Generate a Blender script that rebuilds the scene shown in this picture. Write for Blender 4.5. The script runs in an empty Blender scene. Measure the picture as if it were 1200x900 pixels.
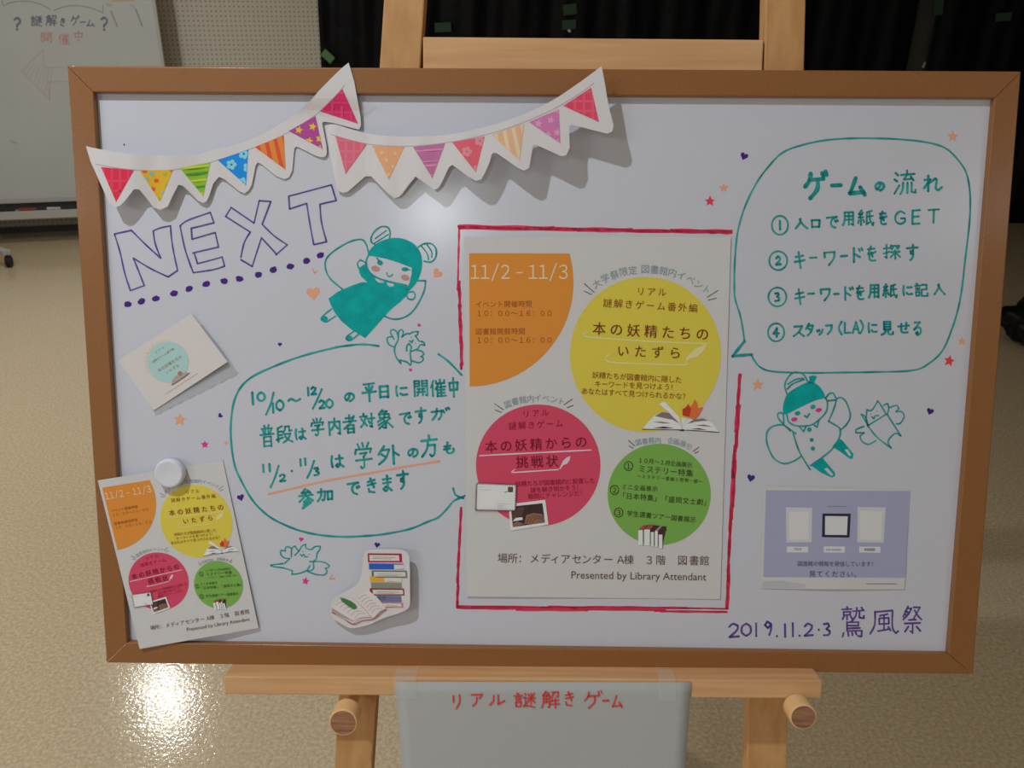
import bpy, bmesh, math, random
from mathutils import Matrix, Vector
from math import sin, cos, pi, radians, atan2, hypot
random.seed(7)
SC = bpy.context.scene
COL = SC.collection

# ---------------------------------------------------------------- camera
F = 1000.0                                   # focal length in pixels of the 1200x900 frame
BETA = radians(15.0)                         # lean of the easel
MB = Matrix(((1, 0, 0, .017), (0, sin(BETA), -cos(BETA), .787), (0, cos(BETA), sin(BETA), 1.023), (0, 0, 0, 1)))
BC = Matrix.Translation((.0267, .0021, -.8522)) @ Matrix.Rotation(radians(-.4702), 4, 'Z') @ Matrix.Rotation(radians(-.6569), 4, 'Y') @ Matrix.Rotation(radians(7.7319), 4, 'X')
CAM = MB @ BC.inverted()
cd = bpy.data.cameras.new('camera'); cd.sensor_width = 36; cd.lens = 36 * F / 1200; cd.clip_start = .01
cam = bpy.data.objects.new('camera', cd); COL.objects.link(cam); cam.matrix_world = CAM; SC.camera = cam
cd.dof.use_dof = True; cd.dof.focus_distance = .87; cd.dof.aperture_fstop = 18

# ---------------------------------------------------------------- world, lights, exposure
w = bpy.data.worlds.new('world'); SC.world = w; w.use_nodes = True
w.node_tree.nodes['Background'].inputs[0].default_value = (.9, .95, 1, 1)
w.node_tree.nodes['Background'].inputs[1].default_value = .05
SC.view_settings.view_transform = 'Standard'; SC.view_settings.look = 'None'
SC.view_settings.exposure = 0; SC.view_settings.gamma = 1
def lamp(name, loc, power, size, color, shape='DISK', sy=None):
    l = bpy.data.lights.new(name, 'AREA'); l.shape = shape; l.size = size; l.energy = power; l.color = color
    if sy: l.size_y = sy
    o = bpy.data.objects.new(name, l); COL.objects.link(o); o.location = loc
    return o
WARM = (1, .93, .83); COOL = (.87, .935, 1.0); NEUT = (1, .97, .92)
lamp('downlight_far_left', (-2.24, 4.19, 2.575), 15, .09, NEUT)
lamp('downlight_near', (-.75, .13, 2.575), 16, .05, COOL)
lamp('downlight_rear', (-.52, -3.3, 2.575), 19, .18, COOL)
lamp('fill_rear_left', (-3.3, -2.5, 2.575), 62, 1.6, COOL, 'RECTANGLE', 1.6)  # added soft fill behind the camera, gives the board frontal ambient light
lamp('fill_rear_right', (3.2, -2.9, 2.575), 26, 1.4, COOL, 'RECTANGLE', 1.4)  # weaker added fill on the other side, also out of view
lamp('fill_left', (-2.3, 2.2, 2.575), 22, .16, NEUT)  # added unseen lamp, placed to light the back wall evenly

# ---------------------------------------------------------------- helpers
def lin(c):
    c = c / 255.0
    return c / 12.92 if c <= .04045 else ((c + .055) / 1.055) ** 2.4
def ph(r, g, b, k=2.0):                      # surface colour from a photographed colour and the light on it
    return tuple(min(.92, lin(x) * k) for x in (r, g, b)) + (1,)
MATS = {}
def mat(name, c, rough=.6, spec=.3, noise=None, bump=None, coat=0, trans=0):
    if name in MATS: return MATS[name]
    m = bpy.data.materials.new(name); m.use_nodes = True; n = m.node_tree.nodes; L = m.node_tree.links
    b = n['Principled BSDF']; b.inputs['Base Color'].default_value = c
    b.inputs['Roughness'].default_value = rough; b.inputs['Specular IOR Level'].default_value = spec
    b.inputs['Coat Weight'].default_value = coat; b.inputs['Coat Roughness'].default_value = .15
    tc = n.new('ShaderNodeTexCoord')
    if noise:
        c2, sc, det = noise[:3]
        mp = n.new('ShaderNodeMapping'); L.new(tc.outputs['Object'], mp.inputs[0])
        if len(noise) > 3: mp.inputs['Scale'].default_value = noise[3]
        t = n.new('ShaderNodeTexNoise'); t.inputs['Scale'].default_value = sc; t.inputs['Detail'].default_value = det
        L.new(mp.outputs[0], t.inputs['Vector'])
        r = n.new('ShaderNodeValToRGB'); r.color_ramp.elements[0].position = .35; r.color_ramp.elements[1].position = .65
        r.color_ramp.elements[0].color = c; r.color_ramp.elements[1].color = c2
        L.new(t.outputs[0], r.inputs[0]); L.new(r.outputs[0], b.inputs['Base Color'])
    if bump:
        t2 = n.new('ShaderNodeTexNoise'); t2.inputs['Scale'].default_value = bump[0]; t2.inputs['Detail'].default_value = 3
        L.new(tc.outputs['Object'], t2.inputs['Vector'])
        bp = n.new('ShaderNodeBump'); bp.inputs['Strength'].default_value = bump[1]; bp.inputs['Distance'].default_value = bump[2]
        L.new(t2.outputs[0], bp.inputs['Height']); L.new(bp.outputs[0], b.inputs['Normal'])
    if trans:
        tr = n.new('ShaderNodeBsdfTransparent'); mx = n.new('ShaderNodeMixShader'); mx.inputs[0].default_value = trans
        L.new(b.outputs[0], mx.inputs[1]); L.new(tr.outputs[0], mx.inputs[2]); L.new(mx.outputs[0], n['Material Output'].inputs[0])
    MATS[name] = m
    return m

IMB = MB.inverted(); IC = CAM.inverted()
def ray(px, py):
    d = CAM.to_3x3() @ Vector(((px - 600) / F, (450 - py) / F, -1))
    return CAM.translation.copy(), d
def B(px, py, n=0.0):                        # board coordinates (u,v,n) of a point seen at px,py on the plane n
    o, d = ray(px, py); o = IMB @ o; d = IMB.to_3x3() @ d
    s = (n - o.z) / d.z
    return o + d * s
def P(px, py, n=0.0): return MB @ B(px, py, n)
def W3(u, v, n): return MB @ Vector((u, v, n))
def onplane(px, py, p0, nrm):
    o, d = ray(px, py); s = (Vector(p0) - o).dot(nrm) / d.dot(nrm); return o + d * s
def onfloor(px, py): return onplane(px, py, (0, 0, 0), Vector((0, 0, 1)))

def tag(o, label=None, cat=None, group=None, kind=None):
    if label: o['label'] = label
    if cat: o['category'] = cat
    if group: o['group'] = group
    if kind: o['kind'] = kind
    return o
def empty(name, loc, rot=None):
    o = bpy.data.objects.new(name, None); COL.objects.link(o); o.empty_display_size = .05
    m = (rot or Matrix.Identity(3)).to_4x4(); m.translation = Vector(loc); o.matrix_world = m
    WM[o] = m.copy()
    return o
WM = {}
BR = MB.to_3x3()
def mesh(name, verts, faces, mats, parent=None, mi=None, origin=None, smooth=False, rot=None):
    """verts in world coordinates; stored in the frame of the parent (or of the origin)"""
    if parent is not None: M = WM[parent]
    else:
        if origin is None:
            zs = min(v[2] for v in verts); origin = (sum(v[0] for v in verts) / len(verts), sum(v[1] for v in verts) / len(verts), zs)
        M = (rot or Matrix.Identity(3)).to_4x4(); M.translation = Vector(origin)
    I = M.inverted()
    me = bpy.data.meshes.new(name); me.from_pydata([tuple(I @ Vector(v)) for v in verts], [], faces)
    if not isinstance(mats, (list, tuple)): mats = [mats]
    for m in mats: me.materials.append(m)
    if mi: me.polygons.foreach_set('material_index', mi)
    if smooth: me.polygons.foreach_set('use_smooth', [True] * len(me.polygons))
    me.update()
    o = bpy.data.objects.new(name, me); COL.objects.link(o)
    if parent is not None: o.parent = parent; WM[o] = M.copy()
    else: o.matrix_world = M; WM[o] = M.copy()
    return o
def hexa(c):                                  # 8 corners: bottom 4 ccw, top 4
    return list(c), [(0, 3, 2, 1), (4, 5, 6, 7), (0, 1, 5, 4), (1, 2, 6, 5), (2, 3, 7, 6), (3, 0, 4, 7)]
def bevel(o, wdt, seg=2):
    m = o.modifiers.new('bevel', 'BEVEL'); m.width = wdt; m.segments = seg; m.limit_method = 'ANGLE'
    m.harden_normals = False
    return o
def boxuvn(name, u0, u1, v0, v1, n0, n1, m, parent=None, bw=0):
    c = [W3(u0, v0, n0), W3(u1, v0, n0), W3(u1, v0, n1), W3(u0, v0, n1), W3(u0, v1, n0), W3(u1, v1, n0), W3(u1, v1, n1), W3(u0, v1, n1)]
    v, f = hexa(c); o = mesh(name, v, f, m, parent)
    if bw: bevel(o, bw)
    return o
def box(name, c, s, m, parent=None, rz=0, bw=0):
    vs = []
    for dz in (-.5, .5):
        for dx, dy in ((-.5, -.5), (.5, -.5), (.5, .5), (-.5, .5)):
            x, y = dx * s[0], dy * s[1]
            vs.append(Vector((c[0] + x * cos(rz) - y * sin(rz), c[1] + x * sin(rz) + y * cos(rz), c[2] + dz * s[2])))
    v, f = hexa(vs); o = mesh(name, v, f, m, parent)
    if bw: bevel(o, bw)
    return o

# ---- flat ink and cut paper: shapes are drawn in photograph pixels and laid onto the surface that carries them
def hom(src, dst):                            # homography src->dst from four points
    A = []
    for (x, y), (X, Y) in zip(src, dst):
        A.append([x, y, 1, 0, 0, 0, -X * x, -X * y, X]); A.append([0, 0, 0, x, y, 1, -Y * x, -Y * y, Y])
    n = 8
    for i in range(n):
        p = max(range(i, n), key=lambda r: abs(A[r][i])); A[i], A[p] = A[p], A[i]
        A[i] = [a / A[i][i] for a in A[i]]
        for r in range(n):
            if r != i: A[r] = [a - A[r][i] * b for a, b in zip(A[r], A[i])]
    h = [A[i][8] for i in range(n)] + [1]
    return lambda x, y: ((h[0] * x + h[1] * y + h[2]) / (h[6] * x + h[7] * y + 1), (h[3] * x + h[4] * y + h[5]) / (h[6] * x + h[7] * y + 1))
IDENT = lambda x, y: (x, y)
def Z(x0, y0, s, pts): return [(x0 + x / s, y0 + y / s) for x, y in pts]

def smooth_path(pts, corner=75, step=1.2):
    """Catmull-Rom through the points, sharp corners kept"""
    if len(pts) < 3: return [list(pts)]
    segs = []; cur = [pts[0]]
    for i in range(1, len(pts) - 1):
        cur.append(pts[i])
        a = atan2(pts[i][1] - pts[i - 1][1], pts[i][0] - pts[i - 1][0]); b = atan2(pts[i + 1][1] - pts[i][1], pts[i + 1][0] - pts[i][0])
        if abs((b - a + pi) % (2 * pi) - pi) > radians(corner): segs.append(cur); cur = [pts[i]]
    cur.append(pts[-1]); segs.append(cur)
    out = []
    for s in segs:
        if len(s) < 3: out.append(s); continue
        closed = len(segs) == 1 and hypot(s[0][0] - s[-1][0], s[0][1] - s[-1][1]) < .01
        e = ([s[-2]] if closed else [s[0]]) + s + ([s[1]] if closed else [s[-1]])
        r = []
        for i in range(1, len(e) - 2):
            p0, p1, p2, p3 = e[i - 1:i + 3]; k = max(2, int(hypot(p2[0] - p1[0], p2[1] - p1[1]) / step)); k = min(k, 14)
            for j in range(k):
                t = j / k; q = []
                for c in (0, 1):
                    q.append(.5 * (2 * p1[c] + (p2[c] - p0[c]) * t + (2 * p0[c] - 5 * p1[c] + 4 * p2[c] - p3[c]) * t * t + (3 * p1[c] - p0[c] - 3 * p2[c] + p3[c]) * t ** 3))
                r.append(tuple(q))
        r.append(s[-1]); out.append(r)
    return out
def smooth_closed(pts, step=2):
    return smooth_path(list(pts) + [pts[0]], 999, step)[0][:-1]

GLY = {}
def glyph(ch):
    if ch in GLY: return GLY[ch]
    c = bpy.data.curves.new('g', 'FONT'); c.body = ch; c.size = 1; c.resolution_u = 3
    o = bpy.data.objects.new('g', c); me = o.to_mesh()
    V = [(v.co.x, v.co.y) for v in me.vertices]; Fs = [tuple(p.vertices) for p in me.polygons]
    xs = [v[0] for v in V] or [0, 0]
    GLY[ch] = (V, Fs, min(xs), max(xs))
    o.to_mesh_clear(); bpy.data.objects.remove(o); bpy.data.curves.remove(c)
    return GLY[ch]

class Ink:
    def __init__(s): s.v = []; s.f = []; s.mi = []; s.lv = []; s.cl = 0; s.lm = None
    def add(s, V, Fs, mi=0):
        if s.lm is not None and mi != s.lm: s.cl += 1
        s.lm = mi; s.lv += [s.cl * 15e-6] * len(V)
        b = len(s.v); s.v += V; s.f += [tuple(i + b for i in f) for f in Fs]; s.mi += [mi] * len(Fs)
    def disc(s, x, y, rx, ry=None, rot=0, n=14, mi=0, wob=0):
        ry = ry or rx; V = [(x, y)]
        for i in range(n):
            a = 2 * pi * i / n; k = 1 + wob * random.uniform(-1, 1)
            X, Y = rx * k * cos(a), ry * k * sin(a); V.append((x + X * cos(rot) - Y * sin(rot), y + X * sin(rot) + Y * cos(rot)))
        s.add(V, [(0, i + 1, (i + 1) % n + 1) for i in range(n)], mi)
    def stroke(s, pts, wd, mi=0, corner=75, var=.12):
        for seg in smooth_path(pts, corner):
            n = len(seg)
            V = []; Fs = []; ph0 = random.uniform(0, 6)
            for i, (x, y) in enumerate(seg):
                a = seg[max(0, i - 1)]; b = seg[min(n - 1, i + 1)]
                dx, dy = b[0] - a[0], b[1] - a[1]; L = hypot(dx, dy) or 1
                h = wd / 2 * (1 + var * sin(ph0 + i * .5)); V += [(x - dy / L * h, y + dx / L * h), (x + dy / L * h, y - dx / L * h)]
            for i in range(n - 1): Fs.append((2 * i, 2 * i + 1, 2 * i + 3, 2 * i + 2))
            s.add(V, Fs, mi)
            s.disc(*seg[0], wd / 2, n=8, mi=mi); s.disc(*seg[-1], wd / 2, n=8, mi=mi)
    def poly(s, pts, mi=0, step=0):
        bm = bmesh.new(); vs = [bm.verts.new((x, y, 0)) for x, y in pts]
        try: bm.faces.new(vs)
        except ValueError: bm.free(); return
        bmesh.ops.triangulate(bm, faces=bm.faces[:])
        if step:
            for ax in (0, 1):
                lo = min(p[ax] for p in pts); hi = max(p[ax] for p in pts); k = lo + step
                while k < hi:
                    co = (k, 0, 0) if ax == 0 else (0, k, 0); no = (1, 0, 0) if ax == 0 else (0, 1, 0)
                    bmesh.ops.bisect_plane(bm, geom=bm.verts[:] + bm.edges[:] + bm.faces[:], plane_co=co, plane_no=no); k += step
        bm.verts.index_update()
        V = [(v.co.x, v.co.y) for v in bm.verts]; Fs = []
        for f in bm.faces:
            if f.calc_area() > 1e-7: Fs.append(tuple(v.index for v in f.verts))
        bm.free(); s.add(V, Fs, mi)
    def char(s, ch, x, y, size, rot=0, mi=0, sx=1, sy=1):     # centred in its em square
        V, Fs, a, b = glyph(ch)
        out = []
        for gx, gy in V:
            X = (gx - .5) * size * sx; Y = -(gy - .38) * size * sy
            out.append((x + X * cos(rot) - Y * sin(rot), y + X * sin(rot) + Y * cos(rot)))
        s.add(out, Fs, mi)
    def line(s, text, x0, y0, x1, y1, size, mi=0, sx=1):      # first to last character centres, full-width setting
        n = len(text); r = atan2(y1 - y0, x1 - x0)
        for i, ch in enumerate(text):
            t = i / max(1, n - 1)
            if ch not in ' 　': s.char(ch, x0 + (x1 - x0) * t, y0 + (y1 - y0) * t, size, r, mi, sx)
    def latin(s, text, x0, y0, x1, y1, h, mi=0):              # proportional setting from x0 to x1 on a baseline, cap height h
        c = bpy.data.curves.new('g', 'FONT'); c.body = text; c.size = 1; c.resolution_u = 3
        o = bpy.data.objects.new('g', c); me = o.to_mesh()
        V = [(v.co.x, v.co.y) for v in me.vertices]; Fs = [tuple(p.vertices) for p in me.polygons]
        o.to_mesh_clear(); bpy.data.objects.remove(o); bpy.data.curves.remove(c)
        lo = min(v[0] for v in V); hi = max(v[0] for v in V); L = hypot(x1 - x0, y1 - y0); k = L / (hi - lo); ky = h / .73
        r = atan2(y1 - y0, x1 - x0)
        s.add([(x0 + (gx - lo) * k * cos(r) + gy * ky * sin(r), y0 + (gx - lo) * k * sin(r) - gy * ky * cos(r)) for gx, gy in V], Fs, mi)
    def build(s, name, mats, parent, z=.00015, H=IDENT, label=None, proj=None):
        zf = z if callable(z) else (lambda x, y: z)
        out = []
        if len(s.lv) != len(s.v): s.lv = [0] * len(s.v)
        for (x, y), l in zip(s.v, s.lv):
            X, Y = H(x, y); out.append(proj(X, Y) if proj else P(X, Y, zf(X, Y) + l))
        Fs = []
        o = mesh(name, out, s.f, mats, parent, s.mi)
        if label: o['label'] = label
        return o

# ---------------------------------------------------------------- materials
M_board = mat('whiteboard_enamel', (.70, .705, .78, 1), .18, .45)
M_frame = mat('brown_frame_wood', ph(121, 79, 41, 1.85), .42, .4, noise=(ph(111, 71, 36, 1.85), 700, 6), coat=.25)
M_speck = mat('dark_speck', (.03, .015, .01, 1), .8)  # near-black colour of the small speck on the panel
M_pine = mat('easel_pine', ph(168, 128, 84, 1.75), .5, .35, noise=(ph(158, 114, 70, 1.75), 9, 5, (9, 9, .6)))
M_pine_l = mat('ledge_pine', ph(178, 140, 100, 1.8), .48, .35, noise=(ph(168, 126, 86, 1.8), 10, 5, (.7, 12, 12)))
M_pegside = mat('peg_pine', ph(196, 156, 112, 1.95), .5, .35, noise=(ph(186, 146, 102, 1.95), 12, 3))
M_pegend = mat('peg_end_grain', ph(135, 98, 72, 1.9), .7, .2, noise=(ph(108, 74, 54, 1.9), 30, 4, (1.2, 12, 12)))
M_paper = mat('white_paper', (.74, .715, .71, 1), .75, .2)
M_card = mat('cutout_paper', (.80, .76, .76, 1), .7, .2)
M_teal = mat('teal_marker', ph(8, 116, 116, 1.7), .55, .2, noise=(ph(46, 138, 134, 1.8), 60, 3))
M_tealf = mat('teal_marker_fill', ph(0, 138, 136, 1.9), .55, .2, noise=(ph(0, 124, 122, 1.9), 90, 4))
M_purple = mat('purple_marker', ph(72, 48, 112, 1.8), .55, .2, noise=(ph(92, 68, 130, 1.8), 90, 3))
M_purpled = mat('purple_marker_dark', ph(60, 30, 105, 1.7), .55, .2)
M_red = mat('red_marker', ph(205, 45, 72, 1.9), .55, .2, noise=(ph(190, 55, 85, 1.9), 60, 3))
M_redd = mat('red_star_marker', ph(215, 55, 70, 1.8), .55, .2)
M_orange = mat('orange_marker', ph(215, 130, 105, 2.0), .55, .2)
M_mag = mat('magenta_marker', ph(180, 50, 125, 1.8), .55, .2)
M_cheek = mat('brown_cheek_marker', ph(165, 120, 105, 1.8), .55, .2)
M_tape = mat('clear_tape', (.9, .9, .88, 1), .25, .5, trans=.78)
M_film = mat('clear_film', (.62, .63, .66, 1), .3, .5, trans=.45)
M_plastic = mat('white_plastic', (.80, .80, .86, 1), .3, .5)
Cc = {}
def flat(key, r, g, b, k=2.0, rough=.65):
    return mat('print_' + key, ph(r, g, b, k * .86), rough, .25)

# ================================================================ SETTING
FZ = Vector((0, 0, 1))
wa, wb = onfloor(0, 274), onfloor(90, 270)
wdir = (wb - wa).normalized(); wn = Vector((wdir.y, -wdir.x, 0))
if wn.y > 0: wn = -wn
def onwall(px, py, off=0.0): return onplane(px, py, wa + wn * off, wn)

M_floor = mat('floor_vinyl', ph(170, 152, 118, 1.25), .11, .5)
def floor_nodes(m):
    n = m.node_tree.nodes; L = m.node_tree.links; b = n['Principled BSDF']; tc = n['Texture Coordinate']
    t = n.new('ShaderNodeTexNoise'); t.inputs['Scale'].default_value = 120; t.inputs['Detail'].default_value = 5; t.inputs['Roughness'].default_value = .7
    L.new(tc.outputs['Object'], t.inputs['Vector'])
    r = n.new('ShaderNodeValToRGB'); e = r.color_ramp.elements
    e[0].position = .37; e[0].color = ph(160, 143, 114, 1.65); e[1].position = .66; e[1].color = ph(182, 169, 146, 1.75)
    x = e.new(.5); x.color = ph(170, 154, 127, 1.7)
    L.new(t.outputs[0], r.inputs[0]); L.new(r.outputs[0], b.inputs['Base Color'])
    t2 = n.new('ShaderNodeTexNoise'); t2.inputs['Scale'].default_value = 120; t2.inputs['Detail'].default_value = 3
    L.new(tc.outputs['Object'], t2.inputs['Vector'])
    bp = n.new('ShaderNodeBump'); bp.inputs['Strength'].default_value = .4; bp.inputs['Distance'].default_value = .0010
    L.new(t2.outputs[0], bp.inputs['Height']); L.new(bp.outputs[0], b.inputs['Normal'])
floor_nodes(M_floor)
M_wall = mat('perforated_wall_panel', ph(150, 147, 138, 2.4), .5, .3)
def perf_nodes(m):
    n = m.node_tree.nodes; L = m.node_tree.links; b = n['Principled BSDF']; tc = n['Texture Coordinate']
    mp = n.new('ShaderNodeMapping'); mp.inputs['Scale'].default_value = (33, 33, 33); L.new(tc.outputs['Object'], mp.inputs[0])
    sp = n.new('ShaderNodeSeparateXYZ'); L.new(mp.outputs[0], sp.inputs[0])
    acc = []
    for k in ('X', 'Z'):
        fr = n.new('ShaderNodeMath'); fr.operation = 'FRACT'; L.new(sp.outputs[k], fr.inputs[0])
        su = n.new('ShaderNodeMath'); su.operation = 'SUBTRACT'; su.inputs[1].default_value = .5; L.new(fr.outputs[0], su.inputs[0])
        sq = n.new('ShaderNodeMath'); sq.operation = 'MULTIPLY'; L.new(su.outputs[0], sq.inputs[0]); L.new(su.outputs[0], sq.inputs[1]); acc.append(sq)
    ad = n.new('ShaderNodeMath'); ad.operation = 'ADD'; L.new(acc[0].outputs[0], ad.inputs[0]); L.new(acc[1].outputs[0], ad.inputs[1])
    lt = n.new('ShaderNodeMath'); lt.operation = 'LESS_THAN'; lt.inputs[1].default_value = .03; L.new(ad.outputs[0], lt.inputs[0])
    mx = n.new('ShaderNodeMix'); mx.data_type = 'RGBA'; mx.inputs[6].default_value = b.inputs['Base Color'].default_value; mx.inputs[7].default_value = (.30, .30, .27, 1)
    L.new(lt.outputs[0], mx.inputs[0]); L.new(mx.outputs[2], b.inputs['Base Color'])
perf_nodes(M_wall)
M_plain = mat('plain_wall_paint', (.42, .40, .37, 1), .8, noise=((.40, .385, .355, 1), 3, 4))
M_ceil = mat('ceiling_board', (.62, .61, .58, 1), .9, noise=((.58, .57, .54, 1), 60, 4))
M_base = mat('grey_baseboard', (.09, .09, .085, 1), .6)
CEIL = 2.6
XL, XR, YF = -4.6, 4.6, -5.2
def struct(name, v, f, m, origin=(0, 0, 0), rot=None):
    return tag(mesh(name, v, f, m, None, origin=origin, rot=rot), kind='structure')
def slabv(a, b, z0, z1, th, side):            # wall slab along a-b, thickness th on side
    d = (Vector((b[0] - a[0], b[1] - a[1], 0))).normalized(); q = Vector((-d.y, d.x, 0)) * th * side
    A, Bp = Vector((a[0], a[1], 0)), Vector((b[0], b[1], 0))
    c = [A + FZ * z0, Bp + FZ * z0, Bp + q + FZ * z0, A + q + FZ * z0]
    return hexa(c + [x + FZ * (z1 - z0) for x in c])
corner = onwall(375, 40); corner.z = 0
lfar = wa + wdir * ((XL - wa.x) / wdir.x); lfar.z = 0
wrot = Matrix((wdir, Vector((-wdir.y, wdir.x, 0)), FZ)).transposed()
v, f = slabv(lfar, corner + wdir * .02, 0, CEIL, .1, 1); struct('wall_back', v, f, M_wall, origin=lfar, rot=wrot)
YB = corner.y + .03
v, f = slabv((corner.x, YB + .02), (XR, YB + .02), 0, CEIL, .1, 1); struct('wall_back_right', v, f, mat('dim_partition', (.10, .095, .088, 1), .7))
v, f = slabv((XL, YF), (XL, YB + .5), 0, CEIL, .1, 1); struct('wall_left', v, f, M_plain)
v, f = slabv((XR, YF), (XR, YB + .5), 0, CEIL, .1, -1); struct('wall_right', v, f, M_plain)
v, f = slabv((XL, YF), (XR, YF), 0, CEIL, .1, -1); struct('wall_front', v, f, M_plain)
def slab(name, z0, z1, m):
    x0, x1, y0, y1 = XL - .1, XR + .1, YF - .1, YB + .5
    v, f = hexa([Vector((x0, y0, z0)), Vector((x1, y0, z0)), Vector((x1, y1, z0)), Vector((x0, y1, z0)), Vector((x0, y0, z1)), Vector((x1, y0, z1)), Vector((x1, y1, z1)), Vector((x0, y1, z1))])
    return struct(name, v, f, m)
slab('floor', -.08, 0, M_floor); slab('ceiling', CEIL, CEIL + .1, M_ceil)
v, f = slabv(lfar + wn * .001, corner + wn * .001, 0.0, .045, .012, -1); struct('baseboard_back', v, f, M_base)

# black plastic sheets taped over the partition, right of the perforated wall
M_black = mat('black_plastic_sheet', (.004, .004, .006, 1), .42, .14, bump=(5, .5, .03))
M_black2 = mat('black_plastic_fold', (.004, .004, .004, 1), .4, .3)
def drape(x0, x1, z0, z1, y, amp, seed, name, label, lean=0.0):
    random.seed(seed); n = max(8, int((x1 - x0) / .03)); mz = 14; V = []; Fs = []
    p = [random.uniform(0, 6) for _ in range(4)]
    for j in range(mz + 1):
        t = j / mz
        for i in range(n + 1):
            s = i / n; x = x0 + (x1 - x0) * s + lean * (t - .5)
            d = amp * (.5 + .25 * sin(s * 17 * (x1 - x0) + p[0] + t * 2.2) + .15 * sin(s * 41 * (x1 - x0) + p[1] - t * 3) + .1 * sin(t * 9 + p[2] + s * 6))
            V.append(Vector((x, y - d, z0 + (z1 - z0) * t)))
    for j in range(mz):
        for i in range(n):
            a = j * (n + 1) + i; Fs.append((a, a + 1, a + n + 2, a + n + 1))
    o = mesh(name, V, Fs, M_black, None, origin=((x0 + x1) / 2, y, z0), smooth=True)
    so = o.modifiers.new('thickness', 'SOLIDIFY'); so.thickness = .002; so.offset = 1
    return tag(o, label, 'plastic sheet')
YS = YB - .012
def onpart(px, py, off=.0): return onplane(px, py, (0, YS - off, 0), Vector((0, 1, 0)))
g0 = onpart(1069, 30).x; g1 = onpart(1092, 30).x
drape(corner.x + .0, g0, .004, CEIL - .1, YS, .05, 3, 'black_plastic_sheet', 'wide black plastic sheet hanging behind the easel legs, from perforated wall to grey strip', lean=.06)
drape(g1, XR - .03, .004, CEIL - .1, YS, .05, 5, 'black_plastic_sheet', 'black plastic sheet right of the narrow grey strip, behind the board corner', lean=.06)
M_gtape = mat('green_masking_tape', ph(70, 110, 66, 2.0), .7)
M_gtaped = mat('dull_green_tape', ph(44, 66, 52, 1.9), .7)
def tape(px, py, wpx, hpx, rot, m, label, off=.062, wall=None):
    c = (wall or onpart)(px, py, off); k = c.y / F * 1.05
    V = []
    for sx, sy in ((-.5, -.5), (.5, -.5), (.5, .5), (-.5, .5)):
        X = sx * wpx * k; Y = sy * hpx * k
        V.append(Vector((X * cos(rot) - Y * sin(rot), 0, X * sin(rot) + Y * cos(rot))) + c)
    V2 = [p + Vector((0, .003, 0)) for p in V]
    v, f = hexa(V + V2)
    return tag(mesh('masking_tape', v, f, m), label, 'tape', 'strips of green tape on the black sheets')
tape(384, 66, 13, 8, -.75, M_gtape, 'bright green tape at the lower left corner of the wide black sheet')
tape(519, 32, 17, 9, .05, M_gtaped, 'dull green tape piece just right of the left easel leg')
tape(668, 11, 14, 10, .12, M_gtaped, 'dull green tape seen between the easel legs, upper of two')
tape(667, 29, 14, 9, .05, M_gtaped, 'dull green tape seen between the easel legs, lower of two')
tape(1100, 8, 9, 16, .1, M_gtaped, 'dull green tape at the top of the narrow grey strip')
tape(1176, 20, 16, 8, .1, M_gtaped, 'faint green tape on the right black sheet near the top right corner')
M_glint = mat('pale_glint', (.9, .95, .85, 1), .2, .5)  # pale colour painting small glints of light on the strip and sheet
for (x, y, hgt, r, lb) in ((1098, 2, 12, .15, 'thin pale painted glint at the top of the grey strip'), (1083, 76, 6, -.3, 'thin pale painted glint low on the grey strip, just above the board'), (667, 36, 3, .8, 'tiny pale painted glint under the lower middle green tape')):
    o = tape(x, y, 2.2, hgt, r, M_glint, lb, off=-.028 if x > 1000 else .06); o['group'] = 'pale slivers painted as glints'; o.name = 'glint_sliver'
# dark bundle on the floor at the far right
c = onfloor(1222, 408); bm = bmesh.new(); bmesh.ops.create_icosphere(bm, subdivisions=4, radius=1)
random.seed(2)
V = []
for q in bm.verts:
    p = q.co; k = 1 + .10 * sin(p.x * 7 + p.z * 4) + .07 * sin(p.y * 11 + p.x * 5) + .05 * sin(p.z * 17)
    V.append(Vector((c.x + p.x * .17 * k, c.y + .05 + p.y * .15 * k, max(.002, .10 + p.z * .115 * k))))
Fs = [tuple(x.index for x in fc.verts) for fc in bm.faces]; bm.free()
tag(mesh('plastic_bundle', V, Fs, M_black2, smooth=True), 'dark crumpled bundle lying on the floor at the right edge, beside the board', 'bundle')

# ---------------------------------------------------------------- rolling whiteboard in the background
wp0 = wa + wn * .34
def onwb(px, py, off=0.0): return onplane(px, py, wp0 + wn * off, wn)
M_wbpanel = mat('old_whiteboard_panel', ph(140, 143, 142, 2.3), .3, .45, noise=(ph(136, 140, 139, 2.3), 2, 3))
M_alu = mat('aluminium_rail', (.52, .52, .50, 1), .35, .5)
M_lgrey = mat('light_grey_steel', (.46, .47, .46, 1), .45, .4)
er = onwb(188, 40); zb = onwb(40, 231).z; wl = 1.85; zt = 1.86
def wbp(s, z, off=0.0): return Vector((er.x, er.y, 0)) - wdir * s + wn * off + FZ * z      # s metres left of the right edge
root = tag(empty('rolling_whiteboard', (wbp(wl / 2, 0).x, wbp(wl / 2, 0).y, 0), wrot), 'large grey-white rolling whiteboard with faded handwriting, standing left behind the easel', 'whiteboard')
def wbox(name, s0, s1, z0, z1, o0, o1, m, parent=root, bw=0):
    c = [wbp(s0, z0, o0), wbp(s1, z0, o0), wbp(s1, z0, o1), wbp(s0, z0, o1)]
    v, f = hexa(c + [x + FZ * (z1 - z0) for x in c]); o = mesh(name, v, f, m, parent)
    if bw: bevel(o, bw)
    return o
wbox('panel', .012, wl - .012, zb, zt, -.01, 0, M_wbpanel)
wbox('frame_rail', 0, .022, zb - .02, zt + .02, -.016, .008, M_alu, bw=.004)
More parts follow.
